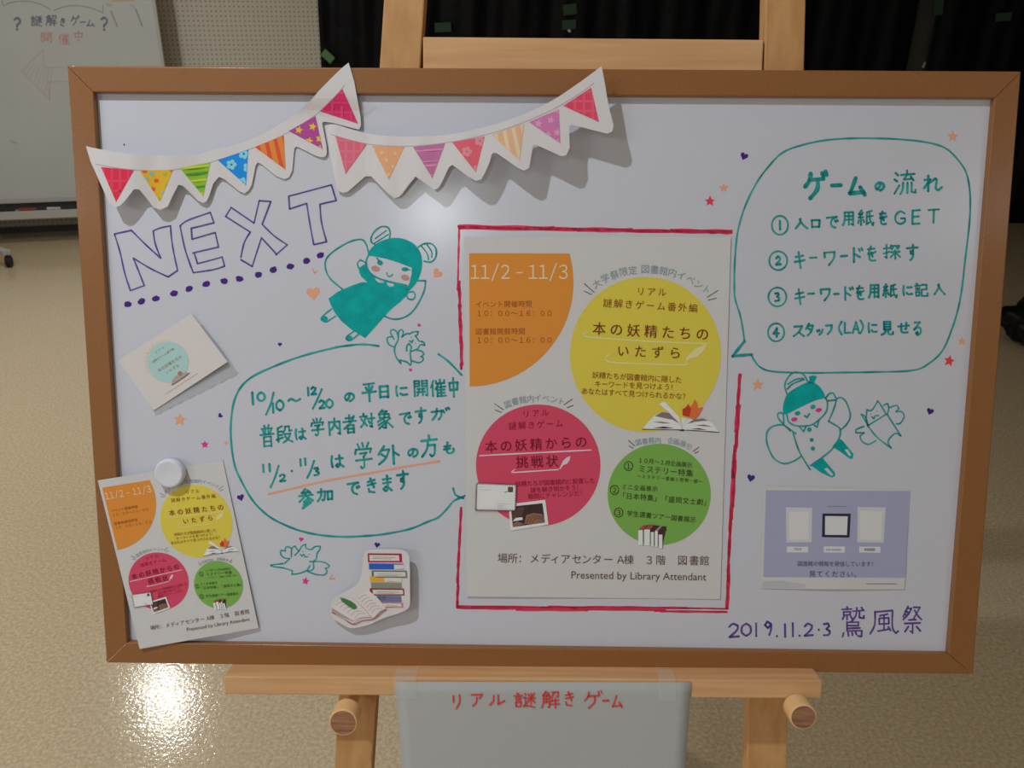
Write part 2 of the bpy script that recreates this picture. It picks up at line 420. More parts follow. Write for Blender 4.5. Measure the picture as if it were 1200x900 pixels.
wbox('frame_rail', wl - .022, wl, zb - .02, zt + .02, -.016, .008, M_alu, bw=.004)
wbox('frame_rail', .022, wl - .022, zt, zt + .022, -.016, .008, M_alu, bw=.004)
wbox('frame_rail', .022, wl - .022, zb - .035, zb, -.016, .012, M_alu, bw=.004)
tray = wbox('tray', .0, wl, zb - .085, zb - .079, -.012, .075, M_alu)
wbox('tray_lip', .0, wl, zb - .128, zb - .074, .075, .083, M_alu, tray, bw=.003)
wbox('tray_back', .0, wl, zb - .079, zb - .035, -.012, -.008, mat('dark_tray_back', (.05, .05, .05, 1), .6), tray)
cp = onfloor(12, 313); cp2 = onfloor(-75, 283)
def caster(parent, p):
    V = []; n = 18; ax = wdir
    for side in (-.014, .014):
        for i in range(n):
            a = 2 * pi * i / n; V.append(p + FZ * .036 + ax * side + wn * cos(a) * .035 + FZ * sin(a) * .035)
    Fs = [tuple(range(n))[::-1], tuple(range(n, 2 * n))] + [(i, (i + 1) % n, n + (i + 1) % n, n + i) for i in range(n)]
    mesh('caster', V, Fs, mat('black_rubber', (.012, .012, .012, 1), .5), parent)
rootloc = wbp(wl / 2, 0)
for k, (pa, pb) in enumerate(((cp, cp2), (onfloor(172, 306), onfloor(150, 270)))):
    d = (pb - pa).normalized(); sd = Vector((-d.y, d.x, 0)) * .022; pa2 = pa - d * .01
    c = [pa2 - sd, pb - sd, pb + sd, pa2 + sd]; v, f = hexa([x + FZ * .074 for x in c] + [x + FZ * .104 for x in c]); ft = bevel(mesh('foot', v, f, M_lgrey, root), .006)
    caster(ft, pa); caster(ft, pb)
    sp = (Vector((er.x, er.y, 0)) - (pa + pb) / 2).dot(wdir)
    q = wbp(sp, 0, -.035); m0 = pa.lerp(pb, .5); c0 = [m0 + Vector((x, y, 0)) for x, y in ((-.02, -.02), (.02, -.02), (.02, .02), (-.02, .02))]
    c1 = [Vector((q.x + x, q.y + y, 0)) for x, y in ((-.02, -.02), (.02, -.02), (.02, .02), (-.02, .02))]
    v, f = hexa([x + FZ * .1 for x in c0] + [x + FZ * (zb - .04) for x in c1]); mesh('post', v, f, M_lgrey, root)
M_blue = mat('faded_blue_marker', ph(92, 94, 116, 2.0), .6); M_blued = mat('faded_blue_marker_thin', ph(104, 106, 116, 2.0), .6)
M_pink = mat('faded_pink_marker', ph(144, 124, 124, 2.3), .6); M_pinkd = mat('faded_red_marker', ph(150, 114, 115, 2.2), .6)

# ---------------------------------------------------------------- hand-written characters: strokes on a 100 x 100 grid
HW = {
'の': '55,20 45,60 25,80 12,60 22,32 50,20 80,32 86,58 70,82 52,90', 'は': '18,15 14,50 20,88;42,35 88,32;66,12 68,60 66,78 52,88 42,78 52,68 70,72 90,88',
'に': '18,15 14,50 20,88;45,30 85,28;42,70 55,82 88,80', 'で': '12,22 85,15 55,30 42,55 50,80 75,90;72,42 78,52;86,36 92,46',
'す': '10,28 90,24;55,8 56,45 50,60 38,58 38,44 52,42 58,58 52,80 35,95', 'が': '8,35 56,30 54,65 40,88;34,12 30,50 10,88;62,26 70,42;78,14 82,28;90,10 95,22',
'も': '45,8 38,60 45,85 70,88 88,70 84,55;20,38 66,34;16,60 62,56', 'き': '22,28 75,18;20,48 80,38;42,8 68,62;25,68 30,86 70,90',
'ま': '20,28 80,24;22,48 78,44;52,8 53,75 38,90 22,80 38,68 60,74 82,88', 'ゲ': '30,10 25,35 8,55;25,32 80,28;58,30 55,65 28,95;75,8 80,20;88,3 93,15',
'ー': '12,54 88,46', 'ム': '45,12 28,60 15,85 85,78;66,55 90,92',
'流': '12,15 24,24;8,38 20,46;8,90 28,60;60,5 62,18;36,22 92,18;62,20 48,38 84,36;76,28 88,42;44,50 42,75 32,92;62,50 62,88;80,50 80,84 96,86 96,76',
'れ': '28,8 28,92;10,32 38,28 8,75;30,50 62,24 70,30 66,75 78,86 95,70', '入': '45,12 40,45 10,88;38,18 60,55 92,88',
'口': '18,25 22,80;18,25 80,22 76,78;22,76 76,74', '用': '22,12 20,65 8,92;22,14 82,12 82,90 70,84;24,36 80,35;24,58 80,57;52,14 52,88',
'紙': '28,5 12,28 32,30;36,18 12,48 38,44;25,46 25,92;12,62 8,80;38,60 44,74;60,15 58,85 72,76;60,16 88,8;58,42 94,38;74,12 78,60 94,92 98,76',
'を': '22,22 78,18;48,5 25,52 55,42 60,68;85,38 40,58 34,78 50,92 82,90', 'キ': '18,35 80,26;12,62 88,52;42,8 58,95', 'ワ': '15,22 18,50;15,22 85,18 78,55 45,92',
'ド': '35,8 36,92;36,42 72,62;66,14 72,26;82,8 88,20',
'探': '20,8 22,88 12,80;5,30 36,26;5,62 38,50;46,12 44,28;46,14 92,12 88,26;60,18 50,36;74,18 84,34;44,52 94,50;70,38 70,95;68,54 44,84;72,54 96,82',
'記': '15,8 26,15;6,24 44,22;14,38 38,37;14,50 38,49;14,64 16,88;14,64 38,63 36,86 16,86;54,16 88,15 86,44 56,46;54,46 54,82 66,88 94,86 94,70',
'ス': '18,18 75,15 50,58 12,88;50,56 88,88', 'タ': '42,8 14,48;36,24 80,22 62,65 28,95;35,42 62,58', 'ッ': '22,50 28,64;44,46 50,60;80,44 72,72 48,90', 'フ': '18,20 82,16 70,58 34,90',
'見': '28,8 28,60;28,10 74,9 74,60;28,26 72,25;28,42 72,41;28,58 74,57;42,60 34,82 8,94;60,60 60,84 72,92 94,88 94,76', 'せ': '8,42 92,34;70,12 70,58 60,60;32,20 32,74 48,86 80,84',
'る': '28,16 72,14 22,60 52,44 78,56 74,82 50,92 38,82 48,72 62,84', '平': '18,14 82,10;30,28 38,42;72,24 62,42;8,55 92,50;50,14 50,96', '日': '24,14 24,88;24,16 76,14 76,88;26,50 74,49;26,84 74,83',
'開': '12,10 12,92;12,12 42,11 42,40;14,26 40,25;14,40 42,39;58,11 58,40;58,11 90,10 90,90 80,86;60,25 88,24;60,39 88,38;28,54 74,53;26,70 76,69;40,54 38,72 28,88;62,54 62,88',
'催': '22,8 6,45;16,32 16,92;62,4 62,22;38,10 38,24 88,22;88,8 88,24;50,28 34,56;44,44 44,94;44,44 94,42;68,30 68,92;46,60 90,59;46,76 90,75;44,92 96,91',
'中': '18,28 22,64;18,28 82,26 78,62;22,62 78,60;50,5 50,96',
'普': '34,4 40,14;66,3 58,14;16,18 84,16;40,18 40,42;60,18 60,42;24,24 30,38;78,22 70,38;6,44 94,42;28,54 28,96;28,54 74,53 74,96;28,74 74,73;28,94 74,93',
'段': '38,8 14,18;14,18 14,92;14,38 38,36;14,56 38,54;4,80 42,68;56,12 56,28 44,42;56,12 80,11 80,34 94,34;50,52 86,50 70,78 44,96;54,62 70,80 96,94',
'学': '22,8 30,22;46,4 50,18;78,4 68,20;12,28 8,44;12,28 90,26 84,40;32,42 66,40 50,54;50,52 52,88 38,94 34,88;10,66 92,62', '内': '16,24 16,94;16,26 84,24 84,90 72,86;50,5 48,40 28,66;50,36 72,62',
'者': '22,20 74,18;48,4 48,36;8,38 92,35;80,10 56,44 10,72;34,56 34,95;34,56 74,55 74,94;34,74 74,73;34,92 74,91', '対': '26,5 26,20;5,24 48,22;40,26 28,60 6,88;12,40 46,80;54,38 96,35;78,8 78,90 66,84;58,54 66,66',
'象': '40,3 18,24;38,12 66,11 54,24;24,24 24,42 76,40 76,24 24,24;50,26 50,42;48,42 12,60;44,48 58,66 56,92 42,90;50,58 14,78;54,68 16,94;84,46 62,58;60,58 94,90',
'外': '34,6 8,48;28,26 54,24 40,64 8,94;20,46 38,60;72,5 72,96;74,38 96,54', '方': '50,5 52,20;8,28 92,24;44,28 36,64 10,94;40,48 80,46 76,84 60,94 52,86',
'参': '48,4 26,24 72,20;62,12 80,26;10,38 92,34;48,26 34,48 8,66;54,40 92,62;62,50 36,68;70,60 34,82;80,70 26,98', '加': '8,30 50,26 44,80 32,84;28,8 26,55 6,92;64,28 66,84;64,28 92,27 90,82;66,80 90,78',
'鷲': '8,10 46,9;28,2 28,10;14,18 42,17 40,27 15,28 14,18;28,28 28,42;16,33 10,41;42,31 48,39;52,16 96,13;68,4 64,28 50,44;78,16 78,36 96,38 96,30;86,4 92,10;52,44 44,50;28,50 28,78;28,51 74,50 74,60;30,61 74,61;28,70 80,69;28,78 88,77 86,96 72,94;14,84 10,96;32,84 34,94;48,83 50,92;62,82 66,90',
'風': '20,10 18,60 4,94;20,12 78,6 78,70 90,92 98,84;62,20 36,26;34,36 34,58 66,56 66,34 34,36;50,24 50,80;30,84 70,76;64,68 72,82',
'祭': '30,5 8,40;28,12 46,12 32,30 8,50;18,20 30,26;14,30 26,36;58,8 86,8 56,48;62,18 74,34 94,50;34,52 68,50;14,64 88,62;52,64 52,96 42,90;32,74 16,92;70,74 88,90',
'リ': '25,15 26,55;72,10 72,55 48,95', 'ア': '12,16 86,14 66,40;48,34 44,68 22,94', 'ル': '30,18 28,60 8,92;56,12 56,86 94,58',
'謎': '16,6 26,13;5,22 42,20;12,34 36,33;12,46 36,45;12,60 14,86;12,60 36,59 34,84 14,84;50,8 58,18;46,34 54,32 54,72;54,72 46,84 62,80 96,90;66,12 72,24;92,10 84,24;60,36 98,34;78,8 78,72;76,38 60,64;80,38 96,62',
'解': '26,5 8,28;22,14 40,13 34,28;14,28 12,66 4,92;14,28 44,27 44,90 36,88;16,46 42,45;16,64 42,63;28,28 28,66;56,10 92,9 90,34 80,32;72,12 52,40;60,44 54,60;56,56 94,54;50,74 98,72;76,42 76,96',
'~': '5,58 28,40 62,64 92,44', '?': '20,20 50,5 80,22 74,45 50,58 50,70;49,90 51,92', '.': '48,48 52,52', '(': '85,5 35,50 85,95', ')': '15,5 65,50 15,95',
'0': '50,8 22,30 20,70 50,92 80,68 78,28 50,8', '1': '50,8 52,92', '2': '22,28 45,10 74,22 68,48 22,88 82,84', '3': '24,16 60,12 70,30 46,46 74,62 66,84 24,88', '4': '58,92 58,10 18,62 84,60',
'9': '74,26 44,10 26,32 48,50 74,30 72,60 60,92', 'G': '82,22 52,10 22,35 22,72 52,90 84,76 84,54 58,55', 'E': '26,10 24,90;26,11 84,9;25,48 76,46;24,89 84,87', 'T': '8,14 94,10;52,12 50,92', 'L': '22,8 22,88 82,86', 'A': '50,6 12,92;50,6 88,92;26,62 76,60'}
def hand(ink, items, wd, mi=0, rot=0.0):
    for ch, x, y, wx, hy in items:
        for st in HW[ch].split(';'):
            pts = []
            for q in st.split():
                a, b = map(float, q.split(',')); X = (a - 50) / 100 * wx; Y = (b - 50) / 100 * hy
                r = rot + 0.0; X, Y = X + random.uniform(-.15, .15), Y + random.uniform(-.15, .15)
                pts.append((x + X * cos(r) - Y * sin(r), y + X * sin(r) + Y * cos(r)))
            k = .88 if len(HW[ch]) > 110 else 1
            ink.stroke(pts, wd * k * 1.12, mi, 70)

# faded writing on the rolling whiteboard
pj = lambda x, y: onwb(x, y, .0012)
i = Ink()
i.stroke(Z(0, 0, 7.5, [(10, -10), (30, 50), (100, 22), (230, 10), (340, 32), (440, 80)]), .8, 1)
i.stroke(Z(0, 0, 7.5, [(470, 95), (560, 60), (680, 50), (800, 70), (905, 112), (905, 45)]), .8, 1)
hand(i, [('?', 20, 28, 11, 16), ('?', 122, 28, 11, 17)], 2.2)
hand(i, [('謎', 42.5, 25, 14, 14), ('解', 60, 24, 13, 14), ('き', 73.5, 26, 8, 11), ('ゲ', 88, 24, 11, 12), ('ー', 97, 26, 8, 4), ('ム', 106, 27, 11, 9)], 1.3)
i.build('handwriting', [M_blue, M_blued], root, proj=pj)
i = Ink(); hand(i, [('開', 54, 44, 15, 14), ('催', 75, 46, 13, 14), ('中', 92, 42, 13, 13)], 1.1)
i.build('handwriting', M_pinkd, root, proj=pj, label='faded red handwriting')
i = Ink(); i.stroke(Z(0, 0, 7.5, [(580, 588), (410, 595), (385, 560), (375, 435), (190, 625), (440, 880), (425, 720), (600, 715)]), .8, 0, 40)
for a in range(7): i.stroke(Z(0, 0, 7.5, [(230 + a * 34, 660 + a * 30), (300 + a * 26, 560 + a * 6)]), .5)
i.build('arrow_drawing', M_pink, root, proj=pj)
# note with tape at the top, markers in the tray
i = Ink(); i.poly([(128, -22), (158, -22), (156, 1), (130, 2)]); i.build('yellow_note', mat('yellow_note', ph(150, 144, 118, 1.9), .7), root, proj=lambda x, y: onwb(x, y, .002))
for sm in ([(390, 40), (412, 92)], [(478, 35), (500, 92)]):
    i = Ink(); i.stroke(Z(0, 0, 3, sm), 1.8); i.build('smudge', mat('grey_smudge', ph(116, 120, 117, 1.9), .6), root, proj=pj)
for sm in ([(125, 5), (131, 6)], [(153, 6), (158, 9)], [(12, 165), (20, 168)]):
    i = Ink(); i.stroke(sm, 1.4); i.build('blue_tape', mat('pale_blue_tape', ph(124, 146, 150, 1.9), .6), root, proj=lambda x, y: onwb(x, y, .003))
def pen(px, L, c, lb, name='whiteboard_marker', cat='marker', r=.008):
    ctr = onwb(px, 245, .045); s = (Vector((er.x, er.y, 0)) - ctr).dot(wdir); n = 12; V = []; Fs = []
    prof = [(0, .6), (.04, 1), (.55, 1), (.56, 1.15), (.96, 1.15), (1, .9)]
    for t, rr in prof:
        for k in range(n):
            a = 2 * pi * k / n; V.append(wbp(s - L / 2 + L * t, zb - .0790 + r * 1.15 + sin(a) * r * rr, .05 + cos(a) * r * rr))
    for j in range(len(prof) - 1):
        for k in range(n): Fs.append((j * n + k, j * n + (k + 1) % n, (j + 1) * n + (k + 1) % n, (j + 1) * n + k))
    Fs += [tuple(range(n)), tuple(range((len(prof) - 1) * n, len(prof) * n))]
    tag(mesh(name, V, Fs, mat('pen_' + str(c), c, .4), smooth=False), lb, cat, 'markers in the tray of the rolling whiteboard')
pen(6, .12, (.02, .02, .02, 1), 'black marker lying at the left edge in the whiteboard tray')
pen(34, .12, (.35, .05, .03, 1), 'red marker lying in the whiteboard tray')
pen(50, .07, (.02, .03, .05, 1), 'short dark marker right of the red one in the whiteboard tray')
pen(65, .10, (.6, .6, .58, 1), 'white marker lying in the whiteboard tray')
pen(83, .12, (.03, .03, .03, 1), 'black marker in the whiteboard tray beside the brown frame')

# ================================================================ EASEL
easel = tag(empty('display_easel', (W3(0.02, -.6, -.05).x, W3(0, -.6, -.05).y - .1, 0)), 'light pine display easel holding the framed whiteboard', 'easel')
LF, LB = -.0145, -.0365                      # leg front and back planes
def legpoly(o0, o1, i0, i1, vt):              # outer and inner edge from two pixel points each
    a0, a1, b0, b1 = B(*o0, LF), B(*o1, LF), B(*i0, LF), B(*i1, LF)
    vb = (0.004 - MB.translation.z - LF * sin(BETA)) / cos(BETA)
    def at(p, q, v): t = (v - p.y) / (q.y - p.y); return p.x + (q.x - p.x) * t
    c = []
    for v in (vb, vt):
        uo, ui = at(a0, a1, v), at(b0, b1, v); c.append((min(uo, ui), max(uo, ui), v))
    (l0, r0, v0), (l1, r1, v1) = c
    dv = (LF - LB) * math.tan(BETA)
    return hexa([W3(l0, v0 + dv, LB), W3(r0, v0 + dv, LB), W3(r0, v0, LF), W3(l0, v0, LF), W3(l1, v1, LB), W3(r1, v1, LB), W3(r1, v1, LF), W3(l1, v1, LF)])
VT = .56
for o0, o1, i0, i1 in (((449.8, 0), (391.7, 900), (497.5, 0), (436, 900)), ((944.5, 0), (922, 900), (897.5, 0), (875.5, 900))):
    v, f = legpoly(o0, o1, i0, i1, VT); bevel(mesh('leg', v, f, M_pine, easel), .0015)
def bar(name, l, r, yt, vb, n0, n1, m, bw=.0012):
    a, b = B(l, yt[0], n1), B(r, yt[1], n1)
    c = [W3(a.x, vb, n0), W3(b.x, vb, n0), W3(b.x, vb, n1), W3(a.x, vb, n1), W3(a.x, a.y, n0), W3(b.x, b.y, n0), W3(b.x, b.y, n1), W3(a.x, a.y, n1)]
    v, f = hexa(c); return bevel(mesh(name, v, f, m, easel), bw)
bar('cross_rail', 495.5, 895, (43, 46.5), .235, LB + .002, LF + .001, M_pine_l)
a, b = B(500, 0, LF), B(890, 0, LF)
boxuvn('top_rail', a.x - .004, b.x + .005, .47, .53, LB + .002, LF, M_pine_l, easel, .0012)
# rear prop leg hinged on the cross rail
hp = W3(.03, .27, LB - .004); gd = Vector((hp.x, hp.y + .62, .004)); dd = (gd - hp).normalized(); sx = Vector((.024, 0, 0)); sy = dd.cross(Vector((1, 0, 0))).normalized() * .011
v, f = hexa([gd - sx - sy, gd + sx - sy, gd + sx + sy, gd - sx + sy, hp - sx - sy, hp + sx - sy, hp + sx + sy, hp - sx + sy]); bevel(mesh('rear_leg', v, f, M_pine, easel), .0015)
# ledge that carries the board
NL = .033
a, b = B(262, 792.5, NL), B(964, 797.5, NL); lo, lo2 = B(262, 814, NL), B(964, 819, NL)
LEDGE_TOP = [a.y, b.y]
c = [W3(a.x, lo.y, LF + .0005), W3(b.x, lo2.y, LF + .0005), W3(b.x, lo2.y, NL), W3(a.x, lo.y, NL), W3(a.x, a.y, LF + .0005), W3(b.x, b.y, LF + .0005), W3(b.x, b.y, NL), W3(a.x, a.y, NL)]
v, f = hexa(c); bevel(mesh('ledge', v, f, M_pine_l, easel), .0015)
for (px, py, r) in ((402, 847, 16.6), (941.5, 840.5, 15.7)):
    NF = .055; q = B(px, py, NF); rr = r / F * -(IC @ (MB @ q)).z; n = 36; V = []; Fs = []
    prof = [(-.030, rr * .5), (.0332, rr * .5), (.0335, rr), (NF - .0012, rr), (NF - .0003, rr - .0006), (NF, rr - .0014)]
    for nn, rad in prof:
        for k in range(n): A = 2 * pi * k / n; V.append(W3(q.x + rad * cos(A), q.y + rad * sin(A), nn))
    mi = []
    for j in range(5):
        for k in range(n): Fs.append((j * n + k, j * n + (k + 1) % n, (j + 1) * n + (k + 1) % n, (j + 1) * n + k)); mi.append(0)
    Fs += [tuple(range(n))[::-1], tuple(range(5 * n, 6 * n))]; mi += [0, 1]
    mesh('support_peg', V, Fs, [M_pegside, M_pegend], easel, mi)

# ================================================================ FRAMED WHITEBOARD
NFR, NBK = .007, -.014
wb = tag(empty('framed_whiteboard', W3(0, -.3, 0), BR), 'brown wood framed whiteboard with teal handwriting and doodles, standing on the easel', 'whiteboard')
boxuvn('panel', -.43, .43, -.28, .28, -.008, 0, M_board, wb)
def corner_uv(px, py): q = B(px, py, NFR); return (q.x, q.y)
O = [corner_uv(78.5, 77), corner_uv(1197, 83.5), corner_uv(1140.5, 790.5), corner_uv(124.5, 777)]
I_ = [corner_uv(109.5, 108), corner_uv(1165.5, 115), corner_uv(1111.5, 766.5), corner_uv(149, 753)]
for k in range(4):
    j = (k + 1) % 4; a, b, c2, d = O[k], O[j], I_[j], I_[k]
    g = .00035                                # hairline mitre gap
    def mv(p, q, t): L = hypot(q[0] - p[0], q[1] - p[1]); return (p[0] + (q[0] - p[0]) * t / L, p[1] + (q[1] - p[1]) * t / L)
    a2, b2 = mv(a, b, g), mv(b, a, g); d2, c3 = mv(d, c2, g), mv(c2, d, g)
    qd = [a2, b2, c3, d2]
    v, f = hexa([W3(x, y, NBK) for x, y in qd] + [W3(x, y, NFR) for x, y in qd])
    fr_ = bevel(mesh('frame_rail', v, f, M_frame, wb), .0016, 5); at_ = fr_.data.attributes.new('bevel_weight_edge', 'FLOAT', 'EDGE')
    for e_ in fr_.data.edges:
        if tuple(sorted(e_.vertices)) in ((4, 5), (6, 7)): at_.data[e_.index].value = 1.0
    fr_.modifiers['bevel'].limit_method = 'WEIGHT'; fr_.modifiers['bevel'].harden_normals = True
    fr_.data.polygons.foreach_set('use_smooth', [True] * len(fr_.data.polygons))
    sh_ = fr_.data.attributes.new('sharp_edge', 'BOOLEAN', 'EDGE'); sh_.data.foreach_set('value', [tuple(sorted(e_.vertices)) not in ((4, 5), (6, 7)) for e_ in fr_.data.edges])
# ---- marker work, as parts of the board
T = [M_teal]
def bubble(pts, wd, name='speech_bubble'):
    i = Ink()
    for p in pts: i.stroke(p, wd, 0, 60)
    return i.build(name, M_teal, wb)
left = [(443.8, 405.5), (432, 404), (420, 403.7), (400, 406), (390, 408), (355, 417), (322, 429), (292, 444), (277, 463), (271, 490), (271, 520), (275, 545), (281, 560), (295, 585), (310, 601), (325, 611), (350, 621.5), (375, 627), (400, 629), (425, 628.3), (450, 626), (480, 620), (500, 612), (514, 606), (525, 595), (532, 587), (545, 581)]
bubble([left, [(531, 572), (534, 580), (543, 584)], [(513.7, 415), (526, 424), (541, 439.5)]], 2.5)
right = [(881, 417), (885, 424), (892, 431), (907, 435.5), (950, 437), (990, 436.5), (1025, 436), (1070, 434), (1090, 425), (1105, 410), (1115, 387), (1122, 365), (1127, 340), (1131, 305), (1136, 262), (1137, 232), (1134, 208), (1127, 193), (1110, 175), (1087, 167), (1050, 163), (1005, 162), (970, 164), (940, 170), (917, 179), (900, 196), (885, 217), (872, 245), (864.5, 272), (861.5, 300), (860.5, 330), (861.5, 350), (867, 368), (870.5, 385), (872.5, 401)]
i = Ink(); i.stroke(right, 2.2, 0, 60); i.stroke([(872.5, 400), (866, 408), (858.5, 417.5), (869, 416.5), (881, 415.5)], 3.6, 0, 60); i.build('speech_bubble', M_teal, wb)
i = Ink(); hand(i, [('ゲ', 956, 217, 30, 34)], 4.6); hand(i, [('ー', 980, 217, 14, 6), ('ム', 1004, 218, 24, 25)], 4.2); hand(i, [('の', 1031, 218, 13, 13)], 3); hand(i, [('流', 1060, 214, 28, 32), ('れ', 1093, 215, 24, 22)], 2.6)
i.build('handwriting', M_teal, wb)
def circ(i, x, y, r, ry, wd=2.2):
    i.stroke([(x + r * sin(a), y - ry * cos(a)) for a in [k * pi / 7 for k in range(15)]], wd, 0, 999)
def wr(items, wd=2.3, m=M_teal, circ_=None, rot=0.0):
    i = Ink()
    if circ_: circ(i, *circ_[1:]); hand(i, [(circ_[0], circ_[1], circ_[2], 9 if circ_[0] != '1' else 5, 12)], 2.6)
    hand(i, items, wd, 0, rot); return i.build('handwriting', m, wb)
wr([('入', 939, 262, 17, 15), ('口', 956, 262, 15, 15), ('で', 975, 260, 16, 17), ('用', 994.5, 256, 16, 19), ('紙', 1014, 255.5, 20, 20), ('を', 1034.5, 255.5, 12, 17), ('G', 1054.5, 255, 17, 18), ('E', 1073, 254.5, 14, 20), ('T', 1094, 253, 14, 19)], circ_=('1', 914, 264, 9.5, 11))
wr([('キ', 937, 304.5, 15, 21), ('ー', 953, 302, 10, 5), ('ワ', 972, 302, 17, 21), ('ー', 989, 300, 10, 5), ('ド', 1003.5, 299, 19, 20), ('を', 1021, 297.5, 14, 19), ('探', 1045, 295, 21, 19), ('す', 1069, 295.5, 16, 21)], circ_=('2', 912, 305.5, 10.5, 11))
wr([('キ', 937, 347.5, 14, 20), ('ー', 950.5, 344, 9, 4), ('ワ', 967, 344.5, 15, 18), ('ー', 980, 344.5, 7, 3), ('ド', 993, 344, 17, 18), ('を', 1007.5, 343, 13, 18), ('用', 1024.5, 341, 15, 19), ('紙', 1042.5, 341, 18, 18), ('に', 1063.5, 340, 14, 15), ('記', 1079.5, 340, 17, 18), ('入', 1101, 339, 15, 16)], circ_=('3', 911, 348, 10.5, 11))
wr([('ス', 936, 388, 16, 16), ('タ', 949, 386, 12, 16), ('ッ', 960.5, 387, 11, 13), ('フ', 971.5, 386, 11, 14), ('(', 984, 384.5, 7, 17), ('L', 993, 384.5, 11, 15), ('A', 1003, 384, 10, 15), (')', 1010.5, 383, 6, 17), ('に', 1022.5, 384, 13, 15), ('見', 1039.5, 384.5, 16, 18), ('せ', 1059, 384, 15, 16), ('る', 1075, 384.5, 14, 19)], circ_=('4', 909.5, 389.5, 9.5, 10.5))
# left bubble text
i = Ink(); hand(i, [('1', 296, 467, 8, 17), ('0', 306, 465, 13, 12), ('1', 320, 478, 6, 13), ('0', 328, 475, 13, 14), ('~', 345, 468.5, 16, 12), ('1', 361, 459, 6, 11), ('2', 367.5, 458, 9, 11), ('2', 377, 474, 10, 12), ('0', 386, 473, 12, 12), ('の', 409.5, 465, 14, 13), ('平', 432.5, 459, 19, 24), ('日', 450, 459, 18, 18), ('に', 470.5, 458, 17, 15), ('開', 493, 455, 19, 22), ('催', 513.5, 455, 19, 22), ('中', 531.5, 454, 15, 24)], 2.5, 0, -.04)
i.stroke([(320.6, 460), (317, 474), (311.7, 486)], 2.5); i.stroke([(377, 456), (372, 468), (366.5, 479)], 2.5); i.build('handwriting', M_teal, wb)
wr([('普', 313, 511, 18, 27), ('段', 333, 508.5, 20, 22), ('は', 352, 508.5, 15, 16), ('学', 372, 500.5, 17, 22), ('内', 392, 500, 18, 22), ('者', 410, 497, 17, 23), ('対', 430.5, 493, 18, 19), ('象', 450.5, 491.5, 21, 24), ('で', 475, 490, 16, 17), ('す', 493, 486.5, 15, 20), ('が', 516, 485, 24, 17)], 2.4, rot=-.06)
i = Ink(); hand(i, [('1', 308.5, 549, 4, 10), ('1', 316, 548, 4, 10), ('2', 331, 560, 10, 10), ('.', 342, 552, 10, 10), ('1', 352, 542, 4, 9), ('1', 357.6, 541, 4, 9), ('3', 371, 552.5, 10, 11), ('は', 395, 540.5, 18, 18), ('学', 426, 534, 23, 33), ('外', 455, 533, 27, 24), ('の', 484, 530, 15, 13), ('方', 503, 522.5, 22, 28), ('も', 525.5, 525, 16, 16)], 2.5, 0, -.05)
i.stroke([(326.5, 546), (322, 560), (317, 571)], 2.5); i.stroke([(368, 540), (364, 552), (360, 560)], 2.5); i.build('handwriting', M_teal, wb)
wr([('参', 358.5, 584, 19, 24), ('加', 381, 580, 20, 17), ('で', 414, 572, 17, 18), ('き', 435.5, 569, 15, 20), ('ま', 453.5, 566.5, 16, 22), ('す', 472, 562, 16, 24)], 2.5, rot=-.05)
i = Ink(); i.stroke([(315, 579), (345, 572), (385, 563), (430, 555), (475, 547), (515, 540.5)], 2.6); i.build('underline', M_orange, wb)
i = Ink(); hand(i, [('2', 860, 739, 19, 20), ('0', 874.5, 738, 17, 17), ('1', 886, 738, 5, 18), ('9', 900, 736, 15, 19), ('.', 910.5, 745.5, 9, 9), ('1', 920, 739, 5, 18), ('1', 929, 738, 5, 18), ('.', 937, 745, 9, 9), ('2', 947.5, 738, 16, 18), ('.', 959.5, 738, 9, 9), ('3', 969, 737.5, 14, 18)], 2.2)
hand(i, [('鷲', 999, 729, 29, 37), ('風', 1036, 729, 35, 31), ('祭', 1069, 726, 25, 34)], 2.2); i.build('handwriting', M_purple, wb, label='purple handwriting')
# NEXT
S5 = lambda p: Z(190, 230, 5.714, p)
i = Ink(); i.stroke(Z(130, 260, 8.571, [(35, 122), (205, 85), (350, 230), (500, 365), (445, 220), (425, 90), (500, 60), (598, 40), (610, 180), (635, 330), (670, 488), (575, 553), (400, 470), (225, 365), (280, 500), (335, 640), (195, 690), (140, 520), (90, 300), (35, 122)]), 1.9, 0, 30)
i.stroke(S5([(120, 198), (175, 160), (322, 108), (347, 178), (195, 215), (200, 288), (355, 243), (378, 340), (205, 380)]), 1.9, 0, 30); i.stroke(S5([(215, 380), (237, 452), (402, 407), (418, 468), (340, 492), (208, 512), (155, 360), (120, 198)]), 1.9, 0, 30)
i.stroke(S5([(462, 75), (615, 180), (650, 30), (728, 35), (670, 188), (750, 265), (838, 325), (762, 392)]), 1.9, 0, 30); i.stroke(S5([(768, 390), (665, 278), (603, 470), (527, 425)]), 1.9, 0, 30); i.stroke(S5([(527, 408), (550, 310), (590, 240), (425, 135), (462, 75)]), 1.9, 0, 30)
i.stroke(Z(0, 0, 3, [(1015, 690), (1165, 650), (1182, 705), (1125, 718), (1130, 780), (1148, 850), (1103, 860), (1090, 790), (1078, 715), (1018, 735), (1015, 690)]), 1.9, 0, 30)
i.build('outlined_lettering', M_purple, wb)
for (x, y) in S5([(80, 650), (180, 620), (295, 587), (415, 568), (518, 553), (645, 525), (745, 492), (858, 470), (967, 433), (1060, 395)]) + Z(130, 260, 8.571, [(170, 828), (308, 798), (452, 770)]):
    i = Ink(); i.disc(x, y, 4.6, 3.5, random.uniform(-.6, .1), mi=0, wob=.12); i.build('dot', M_purpled, wb)
